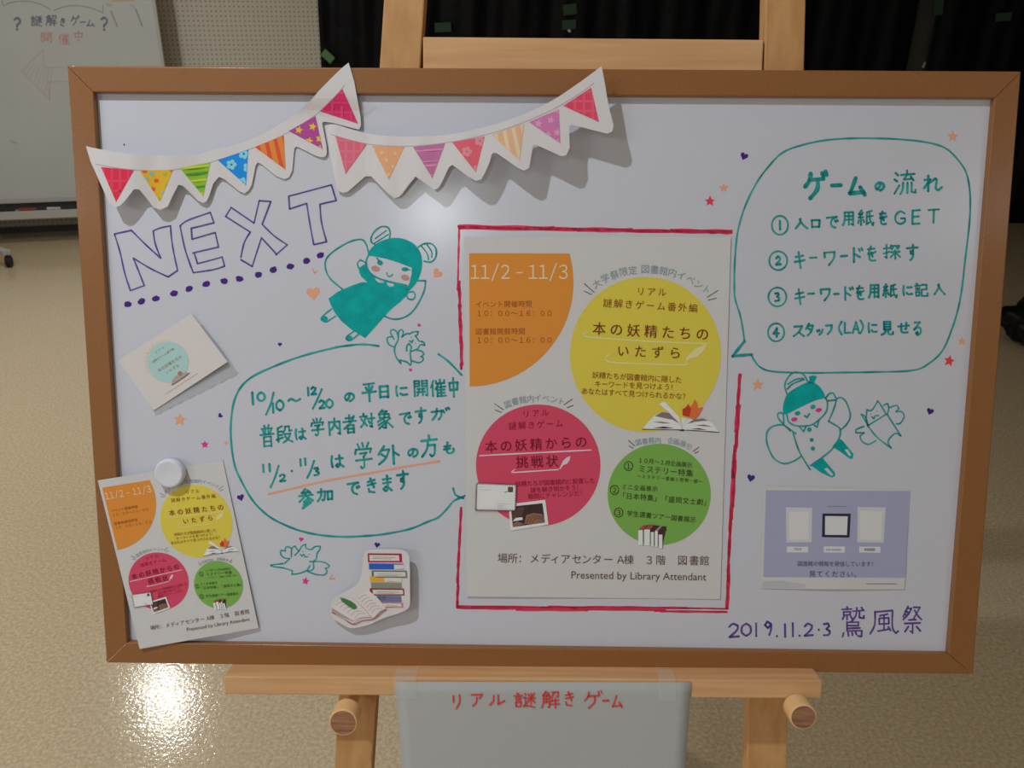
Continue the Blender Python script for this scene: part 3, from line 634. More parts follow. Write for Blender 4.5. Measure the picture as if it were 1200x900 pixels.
# hearts and stars
def star(x, y, r, m, rot=0):
    i = Ink(); p = []
    for k in range(10): a = rot - pi / 2 + k * pi / 5; q = r if k % 2 == 0 else r * .48; p.append((x + q * cos(a) * random.uniform(.9, 1.1), y + q * sin(a) * random.uniform(.9, 1.1)))
    i.poly(p); i.build('star', m, wb)
def heart(x, y, r, m, rot=0):
    r *= .86
    p = []
    for k in range(20):
        t = 2 * pi * k / 20; X = .98 * sin(t) ** 3; Y = -(13 * cos(t) - 5 * cos(2 * t) - 2 * cos(3 * t) - cos(4 * t)) / 15
        p.append((x + r * (X * cos(rot) - Y * sin(rot)), y + r * (X * sin(rot) + Y * cos(rot))))
    i = Ink(); i.poly(p); i.build('heart', m, wb)
for a in ((832, 236, 6.5, M_redd), (848, 220, 6, M_orange), (1116.5, 160, 7, M_orange), (1127.5, 400, 5.5, M_orange), (1112.5, 423, 7, M_redd, .2), (888, 451, 7.5, M_orange), (211, 492, 8, M_orange, .1), (240, 521, 5, M_mag), (358, 681, 5, M_mag, .2), (265, 519, 3, M_orange)): star(*a)
for a in ((872, 183, 5.5, M_purpled, .4), (1090, 482, 5, M_purpled, .3), (880, 560, 5.5, M_purpled, .2), (258, 487, 3.4, M_purpled, .9), (328, 403.5, 3, M_purpled), (282, 583, 5, M_purpled, -.3), (442, 638.5, 4, M_purpled, .2), (367, 343.5, 9.5, M_orange, -.1), (512.5, 320.5, 7, M_orange, .7), (491, 381, 2.6, M_mag, .7), (481, 433.5, 2.6, M_mag, .3), (353, 632, 3.4, M_mag, .1)): heart(*a)
for q in ([(366, 315), (368.5, 320), (372, 317.5)], [(389, 674), (387, 678.5), (392, 678)]): i = Ink(); i.stroke(q, 1.6); i.build('check_mark', M_orange, wb)

i = Ink(); i.disc(145.5, 169.5, .9, 1.2); i.build('speck', M_speck, wb)
# fairy girl doodle
G = lambda p: Z(350, 240, 5.4545, p)
i = Ink()
i.poly(smooth_path(G([(440, 315), (470, 270), (520, 235), (580, 215), (640, 212), (700, 228), (750, 262), (780, 310), (790, 370), (782, 430), (752, 500), (705, 552)]), 999, 2)[0] + G([(685, 545), (708, 500), (722, 440), (722, 402), (680, 386), (640, 370), (560, 345), (500, 333), (450, 325)]))
i.poly(G([(440, 495), (400, 495), (330, 520), (250, 555), (190, 600), (205, 640), (230, 690), (270, 740), (340, 800), (425, 852), (500, 770), (560, 700), (600, 660), (650, 620), (700, 570), (705, 525), (690, 518), (620, 505), (560, 490), (495, 480), (458, 435), (432, 378), (410, 385), (385, 405), (386, 430), (400, 460)]))
i.disc(*G([(165, 728)])[0], 3.8, 3.4); i.disc(*G([(322, 853)])[0], 4.2, 3.3)
i.disc(*G([(520, 370)])[0], 3.6, 3.0, .5, mi=1); i.disc(*G([(680, 412)])[0], 4.2, 2.4, mi=1)
for p, wd in (([(465, 240), (463, 210), (490, 165), (530, 140), (570, 145), (585, 180), (580, 215)], 2), ([(465, 240), (490, 255)], 2), ([(490, 215), (560, 165)], 1.7), ([(485, 245), (572, 190)], 1.7), ([(765, 270), (800, 250), (850, 250), (878, 285), (875, 335), (845, 365), (800, 360)], 2), ([(785, 265), (820, 310), (830, 350)], 1.6), ([(820, 255), (850, 300), (850, 335)], 1.6), ([(445, 325), (432, 360), (440, 410), (480, 455), (540, 480), (620, 500), (690, 515)], 2), ([(445, 300), (430, 250), (400, 222), (330, 235), (240, 285), (180, 340), (170, 400), (200, 470), (280, 540)], 2), ([(740, 485), (810, 485), (805, 540), (770, 620), (720, 690), (660, 725), (600, 730), (545, 710)], 2), ([(385, 405), (375, 375), (395, 352), (420, 365), (432, 380)], 1.8), ([(690, 580), (700, 600), (730, 605), (745, 580), (730, 555), (705, 560)], 1.8), ([(210, 665), (150, 715), (145, 735), (175, 748), (235, 712)], 1.8), ([(365, 800), (310, 840), (305, 860), (330, 868), (385, 825)], 1.8), ([(500, 340), (515, 360)], 1.6), ([(690, 412), (712, 415)], 1.2), ([(562, 435), (570, 455), (585, 458), (600, 445)], 1.6)):
    i.stroke(G(p), wd, 1)
fd = i.build('fairy_doodle', [M_tealf, M_teal], wb, .0002)
i = Ink(); i.poly(G([(488, 477), (548, 492), (542, 498), (510, 497)])); i.poly(G([(562, 496), (608, 506), (608, 520), (585, 524), (570, 515)])); i.build('collar', M_board, fd, .0004, label='bare white collar scallops')
for q in ((490, 407), (680, 465)): i = Ink(); i.disc(*G([q])[0], 4.9, 3.2, .2); i.build('cheek', M_cheek, fd, .0004)
# boy doodle
K = lambda p: Z(890, 430, 6.667, p)
i = Ink()
i.poly(smooth_closed(K([(205, 372), (185, 355), (185, 300), (215, 215), (290, 160), (375, 120), (430, 125), (480, 165), (510, 235), (430, 265), (330, 310)])))
i.poly(K([(375, 125), (392, 100), (385, 75), (418, 66), (450, 72), (440, 100), (425, 128)]))
i.poly(K([(400, 770), (490, 705), (540, 765), (590, 825), (592, 850), (565, 865), (480, 825)])); i.poly(K([(568, 622), (622, 560), (645, 570), (735, 680), (730, 718), (705, 717), (640, 668)]))
i.disc(*K([(298, 362)])[0], 3.4, 2.5, -.2, mi=1); i.disc(*K([(418, 312)])[0], 3.2, 2.6, -.5, mi=1)
for q, r in (((390, 490), 2.8), ((408, 570), 2.3), ((417, 638), 2.6)): i.disc(*K([q])[0], r, mi=1)
for p in ([(215, 210), (198, 150), (215, 95), (255, 50), (300, 42), (345, 60), (375, 112)], [(222, 135), (280, 100), (340, 88)], [(218, 172), (262, 132), (350, 97)], [(215, 375), (230, 430), (290, 460), (400, 455), (480, 400), (525, 340), (530, 270), (510, 240)], [(190, 450), (150, 405), (142, 370), (165, 357), (185, 372), (190, 440)], [(352, 380), (372, 395), (390, 365)], [(310, 465), (345, 505), (365, 460)], [(425, 455), (450, 470), (465, 415)], [(190, 455), (240, 490), (285, 520)], [(262, 510), (295, 620), (330, 700)], [(335, 705), (395, 802)], [(400, 770), (480, 715), (570, 640), (625, 550), (630, 490), (610, 465), (540, 425), (580, 330), (600, 260)], [(520, 240), (545, 210), (575, 205), (595, 240)], [(530, 265), (600, 258)], [(600, 250), (640, 240), (680, 280), (710, 380), (680, 450), (630, 495)], [(240, 500), (190, 455), (110, 462), (60, 510), (60, 600), (110, 710), (190, 755), (270, 735), (330, 695)]):
    i.stroke(K(p), 2.0, 1)
bd = i.build('boy_doodle', [M_tealf, M_teal], wb, .0002)
i = Ink(); i.poly(K([(505, 797), (530, 788), (577, 840), (560, 852)])); i.poly(K([(665, 645), (690, 643), (717, 690), (700, 697)])); i.build('shoe_patch', M_board, bd, .0004)  # white patches left bare on the shoes
for q in ((272, 410), (463, 337)): i = Ink(); i.disc(*K([q])[0], 3.8, 2.4, -.2); i.build('cheek', M_mag, bd, .0004)
# three little fox doodles
def doodle(name, fn, strokes, dots, wd=1.9):
    i = Ink()
    for p in strokes: i.stroke(fn(p), wd)
    for q in dots: i.disc(*fn([q])[0], .75, n=8)
    i.build(name, M_teal, wb)
doodle('fox_doodle', lambda p: Z(440, 380, 15, p), [[(400, 170), (395, 280), (345, 380), (335, 470), (370, 590), (445, 690)], [(445, 690), (430, 630), (550, 665), (610, 720), (630, 680), (610, 500), (630, 400), (590, 340), (550, 390), (550, 470)], [(325, 260), (290, 220), (215, 235), (205, 280), (240, 360), (330, 400)], [(305, 225), (265, 150), (275, 105), (320, 95), (370, 130), (395, 200)], [(400, 170), (415, 120), (450, 95), (485, 120), (485, 170), (465, 225)], [(465, 225), (540, 170), (610, 165), (660, 135), (750, 130), (735, 185), (700, 200), (770, 300)], [(800, 300), (850, 320), (865, 370), (790, 360), (740, 430), (635, 475)], [(730, 455), (820, 480), (850, 530), (800, 570), (840, 590), (830, 640), (760, 675), (645, 645)], [(600, 290), (640, 320), (660, 280)]], [(628, 228), (705, 335)])
doodle('fox_doodle', lambda p: Z(310, 620, 12.857, p), [[(455, 395), (520, 330), (560, 260), (620, 230), (625, 285), (700, 310), (760, 265), (840, 260), (830, 310), (790, 370), (780, 450), (735, 490), (740, 590), (700, 625), (640, 625), (685, 550)], [(405, 420), (410, 300), (455, 255), (510, 330)], [(400, 290), (350, 265), (310, 290), (315, 330), (250, 320), (240, 370), (290, 430), (380, 445), (305, 515)], [(280, 520), (150, 535), (90, 545), (130, 565), (300, 590), (420, 630), (410, 680), (520, 670), (640, 625)], [(680, 490), (830, 490), (920, 510), (975, 555), (960, 580), (915, 590), (940, 640), (900, 690), (780, 685), (650, 640)], [(540, 380), (560, 405), (595, 385), (610, 420), (645, 415)]], [(575, 342), (672, 380)], 1.7)
doodle('fox_doodle', K, [[(925, 265), (955, 310), (990, 370), (845, 460), (835, 410), (840, 335), (878, 338), (925, 265)], [(970, 300), (1000, 285), (1010, 320), (1000, 370)], [(850, 460), (795, 370), (825, 388), (850, 460)], [(850, 465), (920, 550), (1030, 635), (1005, 580), (1060, 520), (1105, 540), (1000, 375)], [(1010, 320), (1070, 300), (1090, 325), (1065, 350), (1110, 350), (1130, 390), (1100, 440), (1070, 445)], [(815, 465), (755, 490), (755, 515), (820, 515), (785, 540), (800, 580), (850, 605), (910, 575)], [(878, 390), (893, 405), (905, 383), (930, 380)]], [(870, 370), (917, 345)], 1.8)
# hand-drawn red border round the poster
def redline(a, b, k, wd, jit):
    for r in range(k):
        i = Ink(); m = random.randint(3, 4); t = 0
        while t < 1:
            t2 = min(1, t + random.uniform(.22, .5)); o = random.uniform(-jit, jit)
            dx, dy = b[0] - a[0], b[1] - a[1]; L = hypot(dx, dy); nx, ny = -dy / L * o, dx / L * o
            p = [(a[0] + dx * q + nx, a[1] + dy * q + ny + random.uniform(-.3, .3)) for q in (t, (t + t2) / 2, t2)]
            i.stroke(p, wd * random.uniform(.75, 1.15), 0, 75, .2); t = t2 - .02 if t2 < 1 else 1
        i.build('border_line', M_red, wb)
redline((538, 266.5), (857, 271.5), 3, 3.8, 1.5); redline((538, 268), (536.5, 340), 1, 2.2, .6); redline((537, 330), (541, 432), 2, 3.2, 1)
redline((541, 595), (535, 712), 2, 2.8, .8); redline((536, 711.5), (852, 715), 5, 2.0, 2.6); redline((868, 439), (859, 560), 3, 3, 1.6); redline((861, 540), (852, 713), 3, 3.2, 1.8)

# ================================================================ POSTERS
BIGQ = [(543.5, 277.5), (856.5, 277.5), (844, 702), (546.5, 699)]
SMALLQ = [(114.5, 563), (261, 539.5), (303, 736), (163.6, 760.5)]
HS = hom(BIGQ, SMALLQ)
def poster(label, H, zf, base, extra=0.0):
    p = tag(empty('poster', base, BR), label, 'poster')
    D = .00018
    def zl(k): return lambda x, y: zf(x, y) + D * k
    def mk(fn, name, mats, parent, k, label=None):
        i = Ink(); fn(i); return i.build(name, mats, parent, zl(k), H, label)
    sh = mk(lambda i: i.poly(BIGQ, 0, 8), 'paper', M_paper, p, 0)
    so = sh.modifiers.new('thickness', 'SOLIDIFY'); so.thickness = .00025; so.offset = 1 if False else -1
    sh.data.flip_normals()
    gd = lambda cx, cy, rx, ry, n=64, rings=12: (lambda i: ringdisc(i, cx, cy, rx, ry, n, rings))
    def ringdisc(i, cx, cy, rx, ry, n, rings):
        V = [(cx, cy)]; Fs = []
        for r in range(1, rings + 1):
            for k in range(n): a = 2 * pi * k / n; V.append((cx + rx * r / rings * cos(a), cy + ry * r / rings * sin(a)))
        for k in range(n): Fs.append((0, 1 + k, 1 + (k + 1) % n))
        for r in range(rings - 1):
            for k in range(n): Fs.append((1 + r * n + k, 1 + (r + 1) * n + k, 1 + (r + 1) * n + (k + 1) % n, 1 + r * n + (k + 1) % n))
        i.add(V, Fs)
    # orange date panel: a quarter round
    q = [(549.8, 296.8), (600, 296.8), (667.4, 297)] + [(549 + 123 * cos(a), 331 + 122 * sin(a)) for a in [radians(x) for x in range(-14, 90, 4)]] + [(550.4, 452.7)]
    op = mk(lambda i: i.poly(q, 0, 10), 'date_panel', flat('orange', 186, 118, 46, 2.05), p, 1)
    cream = flat('cream', 214, 178, 150, 2.0)
    mk(lambda i: [i.char(c_, x_, 318.3, 22.5, 0, 0, .86) for c_, x_ in zip('１１２１１３', (556.5, 568.5, 592.3, 624.5, 636.5, 660.5))] + [i.stroke(q_, 1.5, 0, 75, 0) for q_ in ([(605.5, 319.5), (612, 319.5)], [(584, 309), (576.5, 329)], [(652, 309), (644.5, 329)])], 'lettering', cream, op, 2, 'pale cream lettering')
    def t1(i):
        i.line('イベント開催時間', 561, 356.5, 619.5, 356, 8.2); i.line('図書館開館時間', 561, 388.5, 611.5, 388, 8.2)
        for y in (367, 398.5): i.line('１０：００～１６：００', 561.5, y, 644, y, 8.6)
    mk(t1, 'lettering', flat('rust', 150, 78, 36, 1.6), op, 2, 'rust brown lettering')
    # yellow disc
    yd = mk(gd(756.5, 415.5, 88.5, 91), 'yellow_disc', flat('yellow', 184, 168, 62, 2.05), p, 1)
    brown = flat('brown', 124, 66, 24, 1.85)
    def t2(i):
        i.line('リアル', 750.8, 341.3, 775.9, 342.3, 10.5); i.line('謎解きゲーム番外編', 712, 355, 812.4, 361, 11)
        for dx in (0, .35): i.line('本の妖精たちの', 702 + dx, 385, 823 + dx, 391.4, 16); i.line('いたずら', 730 + dx, 411, 791 + dx, 413.4, 15)
        i.line('妖精たちが図書館内に隠した', 698, 439.5, 795, 445, 8.4); i.line('キーワードを見つけよう！', 700.5, 449.7, 789.5, 453.7, 8.2); i.line('あなたはすべて見つけられるかな？', 685, 458.2, 803.5, 464.6, 8.2)
    mk(t2, 'lettering', brown, yd, 3, 'brown lettering')
    def u1(i):
        i.stroke([(688, 389.5), (682, 393), (700, 396), (760, 400), (829, 403)], 1.7); i.stroke(Z(675, 400, 6.667, [(265, 95), (230, 130), (252, 157), (330, 168), (600, 178), (850, 184), (858, 160)]), 1.7)
        i.poly(Z(675, 400, 6.667, [(1030, 22), (985, 35), (940, 52), (900, 85), (860, 130), (856, 162), (885, 138), (940, 125), (985, 90)]))
    mk(u1, 'underline', flat('pale_yellow', 198, 188, 130, 1.9), yd, 2)
    def arc(i, txt, pts, size, cx, cy, mi=0):
        for ch, (x, y) in zip(txt, pts): i.char(ch, x, y, size, atan2(x - cx, cy - y) * .95, mi)
    greyt = flat('grey_teal', 118, 138, 142, 1.9); dark = flat('dark_slate', 70, 88, 92, 1.8)
    for args in (('大学祭限定図書館内イベント', [(699.4, 332.3), (709, 326), (720, 322), (730.5, 318.4), (741.6, 316.7), (756, 315.3), (767, 315.9), (777.7, 317.3), (788, 319.4), (798.5, 322.7), (809.3, 327.6), (818.8, 333.3), (827.7, 339.4)], 11, 756, 430), ('図書館内イベント', [(595, 473.7), (603.6, 470.3), (612.7, 468.3), (621.6, 467.3), (630, 466.3), (639.6, 466.7), (649.3, 468), (657.7, 470)], 9.2, 630, 565), ('図書館内企画展示', [(748, 518.2), (755.7, 517), (763.5, 516), (771, 516), (786, 516.2), (792.8, 517.8), (800.3, 520), (807.6, 523.4)], 7.8, 773, 610)):
        mk(lambda i: arc(i, *args), 'arched_lettering', greyt, p, 2)
    def s1(i):
        for z0, ps in (((675, 300, 7.06), ((68, 228, 150, 300), (68, 290, 128, 318), (1175, 285, 1085, 340), (1162, 348, 1095, 365))), ((550, 455, 7.5), ((220, 135, 298, 188), (228, 190, 282, 212), (905, 95, 833, 145), (912, 150, 860, 170))), ((700, 505, 6.43), ((235, 72, 282, 112), (238, 112, 270, 130), (765, 122, 720, 155), (762, 155, 735, 168)))):
            for a, b, c2, d in ps: i.stroke(Z(*z0, [(a, b), (c2, d)]), .9)
    mk(s1, 'accent_stroke', dark, p, 2)
    # open book with a maple leaf
    bk = lambda pts: Z(740, 460, 10, pts)
    m1 = [flat('page', 205, 198, 200, 1.9), flat('page_shade', 120, 104, 108, 1.8), flat('book_cover', 52, 36, 42, 1.7)]
    def b1(i):
        i.poly(bk([(320, 130), (390, 105), (560, 290), (600, 430), (560, 350), (470, 260)]), 0)
        i.poly(bk([(130, 425), (210, 330), (270, 270), (360, 225), (470, 260), (550, 350), (600, 435)]), 0); i.poly(bk([(600, 435), (600, 300), (740, 330), (850, 300), (950, 360), (1025, 460)]), 0)
        i.poly(bk([(600, 425), (580, 290), (720, 320), (640, 380)]), 0)
        i.poly(bk([(275, 275), (360, 228), (440, 240), (520, 320), (555, 362), (480, 318), (380, 300)]), 1); i.poly(bk([(650, 370), (720, 320), (840, 302), (900, 330), (820, 335), (740, 345)]), 1)
        i.poly(bk([(250, 345), (350, 340), (470, 360), (370, 362)]), 1); i.poly(bk([(740, 385), (850, 375), (950, 400), (840, 395)]), 1)
        i.poly(bk([(250, 415), (380, 398), (500, 415), (380, 422)]), 2); i.poly(bk([(690, 425), (790, 418), (890, 440), (800, 436)]), 2)
        i.stroke(bk([(125, 430), (350, 434), (560, 436)]), .9, 2); i.stroke(bk([(640, 440), (850, 452), (1025, 466)]), .9, 2); i.disc(*bk([(595, 441)])[0], 3.6, 1.1, mi=2)
    mk(b1, 'book_picture', m1, p, 2.6)
    def b2(i):
        i.poly(bk([(740, 80), (720, 130), (690, 180), (670, 130), (650, 165), (595, 195), (600, 270), (670, 290), (740, 315), (790, 270), (810, 230), (845, 170), (780, 185), (770, 120)]), 0)
        i.poly(bk([(665, 135), (700, 190), (690, 240), (675, 285), (600, 265), (595, 200), (640, 170)]), 1)
    mk(b2, 'leaf_picture', [flat('leaf', 200, 100, 55, 1.8), flat('leaf_red', 172, 56, 34, 1.8)], p, 3.6)
    # red disc
    rd = mk(gd(630.7, 545.3, 73, 71.3), 'red_disc', flat('crimson', 180, 62, 86, 2.0), p, 1)
    crim = flat('dark_crimson', 136, 26, 50, 1.9)
    def t3(i):
        i.line('リアル', 616.4, 485, 638.7, 483.3, 9.5); i.line('謎解きゲーム', 600.7, 499, 655.3, 496, 9.8)
        for dx in (0, .35): i.line('本の妖精からの', 575.3 + dx, 523.3, 680.7 + dx, 517.7, 15); i.line('挑戦状', 611.6 + dx, 541.3, 646.7 + dx, 540.3, 15)
        i.line('妖精たちが図書館内に設置した', 607.3, 567, 694, 563, 7); i.line('謎を解き明かそう！', 624.7, 574.3, 678.7, 571, 6.8); i.line('難問にチャレンジだ！', 622, 581.7, 682.7, 577.7, 6.8)
    mk(t3, 'lettering', crim, rd, 3, 'dark red lettering')
    def u2(i):
        i.stroke([(562, 534), (620, 531), (692.7, 527.4)], 1.5); i.stroke([(603, 550.3), (600, 552.5), (604, 553.5), (654, 550.3)], 1.4)
        i.poly(Z(550, 455, 7.5, [(888, 594), (850, 612), (822, 640), (790, 712), (800, 712), (825, 675), (862, 662), (882, 630)]))
    mk(u2, 'underline', flat('pale_pink', 214, 178, 184, 1.9), rd, 2)
    e = lambda pts: Z(540, 545, 7.5, pts)
    def ph1(i):
        i.poly(e([(418, 345), (742, 305), (770, 523), (437, 577)]), 0); i.poly(e([(440, 365), (718, 335), (740, 505), (457, 546)]), 1)
        i.poly(e([(560, 515), (575, 440), (640, 420), (715, 430), (735, 470), (738, 500), (620, 522)]), 2); i.poly(e([(458, 510), (500, 495), (560, 520), (458, 545)]), 2)
        i.poly(e([(455, 495), (480, 465), (540, 458), (545, 480), (490, 490)]), 0)
        for r in (0, 24, 48): i.stroke(e([(580 + r, 510 - r * .1), (600 + r, 465 + r * .3), (650 + r * .6, 445 + r * .5), (725, 455 + r * .6)]), .5, 1)
        i.poly(e([(450, 400), (520, 370), (560, 372), (540, 440), (450, 480)]), 3)
    mk(ph1, 'photo_picture', [m1[0], flat('photo_dark', 58, 42, 42, 1.8), flat('photo_tan', 130, 92, 74, 1.8), flat('photo_mid', 82, 60, 56, 1.8)], p, 4)
    def en(i):
        i.poly(e([(138, 160), (487, 172), (480, 402), (130, 396)]), 0)
        i.poly(e([(415, 190), (460, 192), (458, 240), (412, 238)]), 1); i.disc(*e([(395, 236)])[0], 1.8, .8, mi=2)
        for a, b, n in (((138, 162), (487, 174), 17), ((487, 174), (480, 400), 11), ((480, 402), (130, 396), 17), ((130, 396), (138, 162), 11)):
            for k in range(n):
                x = a[0] + (b[0] - a[0]) * (k + .5) / n; y = a[1] + (b[1] - a[1]) * (k + .5) / n
                i.stroke(e([(x - 5, y + 5), (x + 5, y - 5)]), 1.1, 3 if k % 2 else 4)
        for yy, x0, x1 in ((190, 160, 200), (216, 165, 265), (320, 322, 332), (342, 322, 440), (356, 322, 380), (368, 322, 370), (380, 322, 405)): i.stroke(e([(x0, yy), (x1, yy + 2)]), .28, 2)
    mk(en, 'envelope_picture', [m1[0], flat('stamp', 84, 72, 46, 1.8), flat('grey_ink', 140, 138, 138, 1.8), flat('stripe_red', 120, 50, 66, 1.8), flat('stripe_blue', 44, 44, 70, 1.8)], p, 5.5)
    # green disc
    gdsc = mk(gd(772.5, 579.4, 60.5, 59.4), 'green_disc', flat('green', 104, 148, 68, 2.0), p, 1)
    dg = flat('dark_olive', 56, 58, 24, 1.6)
    def t4(i):
        i.line('１０月～１月企画展示', 750.5, 539.3, 808, 545, 6.6); i.line('ミステリー特集', 752.5, 549.3, 808, 554.5, 9); i.line('～ミステリー書論と思想一部～', 749, 558, 821, 564.2, 5)
        i.line('ミニ企画展示', 731.5, 570.4, 767.5, 573, 6.8); i.line('「日本特集」「盛岡文士劇」', 729, 580.6, 828.5, 588.8, 8); i.line('学生選書ツアー図書展示', 738, 601.7, 812, 609, 7.4)
        for n_, x, y in (('1', 736.5, 546.2), ('2', 720, 574.2), ('3', 725, 600.6)):
            circ(i, x, y, 4.9, 5.3, .9); i.char({'1': '１', '2': '２', '3': '３'}[n_], x, y, 8.5)
    mk(t4, 'lettering', dg, gdsc, 3, 'dark olive lettering')
    bz = lambda pts: Z(740, 600, 10, pts)
    def b3(i):
        i.poly(bz([(85, 212), (160, 155), (230, 150), (410, 170), (405, 205), (355, 420), (330, 260), (225, 235), (150, 215)]), 1)
        for a, b, t, bt, cI in ((80, 133, 212, 390, 2), (150, 216, 205, 392, 2), (228, 262, 235, 402, 1), (275, 308, 222, 408, 3), (320, 362, 265, 425, 1)):
            i.poly(bz([(a, t), (b, t), (b + 55, t - 60), (a + 60, t - 60)]), cI); i.poly(bz([(a, t), (b, t), (b, bt), (a, bt)]), 0); i.stroke(bz([(b + 3, t + 6), (b + 3, bt)]), .5, 1)
    mk(b3, 'books_picture', [m1[0], flat('bk_dark', 66, 42, 40, 1.8), flat('bk_red', 150, 70, 66, 1.8), flat('bk_grey', 140, 128, 124, 1.8)], p, 3.6)
    bf = flat('footer_brown', 96, 70, 62, 1.7)
    def ft(i):
        for ch, x in zip('場所：メディアセンターＡ棟３階図書館', (208, 250, 292, 340, 385, 425, 468, 515, 555, 598, 645, 696, 730, 815, 862, 952, 1000, 1043)):
            i.char(ch, 530 + x / 3.529, 654 + (x - 208) / 835 * 3, 12.2, .012)
        i.latin('Presented by Library Attendant', 669.5, 677.8, 827.6, 680.3, 9.0)
    mk(ft, 'lettering', bf, p, 2, 'brown footer lettering')
    return p
def zbig(x, y):                               # taped flat, a little proud at edges
    return .0008 + .0012 * (.5 + .5 * sin((x - 540) / 316 * 5.2 + 1)) * (.4 + .6 * abs(y - 490) / 210)
poster('large poster with orange, yellow, crimson and green circles inside a hand-drawn red border', IDENT, zbig, P(695, 702, 0))
def zsmall(x, y):                             # pinned by the magnet at its top, resting on the frame along its left and lower edges
    return .0080 - 5.08e-5 * (x - 137) + 2.2e-5 * (y - 563) - .0030 * math.exp(-((x - 200) ** 2 + (y - 556) ** 2) / 1500)
poster('small poster hanging crooked over the lower left frame under a round white magnet', HS, zsmall, P(230, 752, .008))

# round magnet
q = B(198, 555, .0105); n = 40; V = []; Fs = []
prof = [(.0028, .0125), (.0028, .0148), (.0090, .0150), (.0112, .0144), (.0122, .0130), (.0119, .0115), (.0117, 0.0)]
for nn, rad in prof[:-1]:
    for k in range(n): a = 2 * pi * k / n; V.append(W3(q.x + rad * cos(a), q.y + rad * sin(a), nn))
V.append(W3(q.x, q.y, prof[-1][0])); m_ = len(prof) - 1
for j in range(m_ - 1):
    for k in range(n): Fs.append((j * n + k, j * n + (k + 1) % n, (j + 1) * n + (k + 1) % n, (j + 1) * n + k))
for k in range(n): Fs.append(((m_ - 1) * n + k, (m_ - 1) * n + (k + 1) % n, m_ * n))
Fs.append(tuple(range(n))[::-1])
tag(mesh('round_magnet', V, Fs, M_plastic, smooth=True, rot=BR), 'round white plastic magnet pinning the small crooked poster', 'magnet')

# ================================================================ BUNTINGS
def ipl(x, tab):
    if x <= tab[0][0]: return tab[0][1]
    for (a, va), (b, vb) in zip(tab, tab[1:]):
        if x <= b: t = (x - a) / (b - a); t = t * t * (3 - 2 * t); return va + (vb - va) * t
    return tab[-1][1]
def bunting(outline, flags, zf, label, shadepts, base):
    p = tag(empty('paper_bunting', base, BR), label, 'bunting', )
    i = Ink(); i.poly(outline, 0, 7); o = i.build('paper', M_card, p, zf)
    o.data.flip_normals(); so = o.modifiers.new('thickness', 'SOLIDIFY'); so.thickness = .0003; so.offset = -1
    i = Ink(); i.stroke(shadepts, .9, 0, 999, 0); i.build('shade_line', flat('shade_mauve', 150, 140, 152, 2.0), p, lambda x, y: zf(x, y) + .00012)  # thin mauve line for the printed shade under the top strip
    for tri, mats, deco in flags:
        i = Ink()
        i.poly(tri, 0, 6); f = i.build('pennant', mats[0], p, lambda x, y: zf(x, y) + .00022)
        if deco:
            i = Ink(); deco(i, tri)
            clip(i, tri); i.build('pattern', mats[1:], f, lambda x, y: zf(x, y) + .00036)
    return p
def clip(ink, tri):                           # trim pattern pieces to the pennant
    bm = bmesh.new(); vs = [bm.verts.new((x, y, 0)) for x, y in ink.v]; lay = {}
    for f, m in zip(ink.f, ink.mi):
        try: fc = bm.faces.new([vs[k] for k in f]); fc.material_index = m
        except ValueError: pass
    cx = sum(p[0] for p in tri) / 3; cy = sum(p[1] for p in tri) / 3
    for k in range(3):
        a, b = tri[k], tri[(k + 1) % 3]; nx, ny = b[1] - a[1], -(b[0] - a[0])
        if nx * (cx - a[0]) + ny * (cy - a[1]) > 0: nx, ny = -nx, -ny
        L = hypot(nx, ny); nx /= L; ny /= L
        bmesh.ops.bisect_plane(bm, geom=bm.verts[:] + bm.edges[:] + bm.faces[:], plane_co=(a[0] - nx * .4, a[1] - ny * .4, 0), plane_no=(nx, ny, 0), clear_outer=True)
    bm.verts.index_update(); ink.v = [(v.co.x, v.co.y) for v in bm.verts]; ink.f = []; ink.mi = []
    for f in bm.faces:
        if f.calc_area() > 1e-6: ink.f.append(tuple(v.index for v in f.verts)); ink.mi.append(f.material_index)
    bm.free()
def bb(t): return min(p[0] for p in t), max(p[0] for p in t), min(p[1] for p in t), max(p[1] for p in t)
def d_check(i, t):
    x0, x1, y0, y1 = bb(t)
    for k in range(5): x = x0 + (x1 - x0) * (k * .25 + .08); i.stroke([(x, y0), (x, y1)], 3.0, 0, 75, 0)
    for k in range(4): y = y0 + (y1 - y0) * (k * .28 + .12); i.stroke([(x0, y), (x1, y)], 3.0, 0, 75, 0)
def d_dots(i, t):
    x0, x1, y0, y1 = bb(t)
    for k, (u, v) in enumerate(((.15, .04), (.36, .13), (.75, .13), (.5, .34), (.2, .3), (.82, .48), (.4, .6), (.72, .72), (.55, .9), (.98, .02))): i.disc(x0 + (x1 - x0) * u, y0 + (y1 - y0) * v, 2.9, 2.4, mi=k % 3)
def d_dots1(i, t):
    x0, x1, y0, y1 = bb(t)
    for u, v in ((.3, .2), (.72, .22), (.45, .42), (.65, .6), (.3, .68), (.5, .85), (.05, .1)): i.disc(x0 + (x1 - x0) * u, y0 + (y1 - y0) * v, 2.1)
def d_bars(i, t, n=4, w=3.0, sl=-.12):
    x0, x1, y0, y1 = bb(t)
    for k in range(n): y = y0 + (y1 - y0) * (k + .7) / n; i.stroke([(x0 - 4, y - sl * 20), (x1 + 4, y + sl * 20)], w, k % 2, 75, 0)
def d_bars1(i, t):
    x0, x1, y0, y1 = bb(t)
    for k, w in ((.18, 2.2), (.5, 1.4), (.62, 2.4), (.9, 1.6)): y = y0 + (y1 - y0) * k; i.stroke([(x0 - 4, y + 2), (x1 + 4, y - 1)], w, 0, 75, 0)
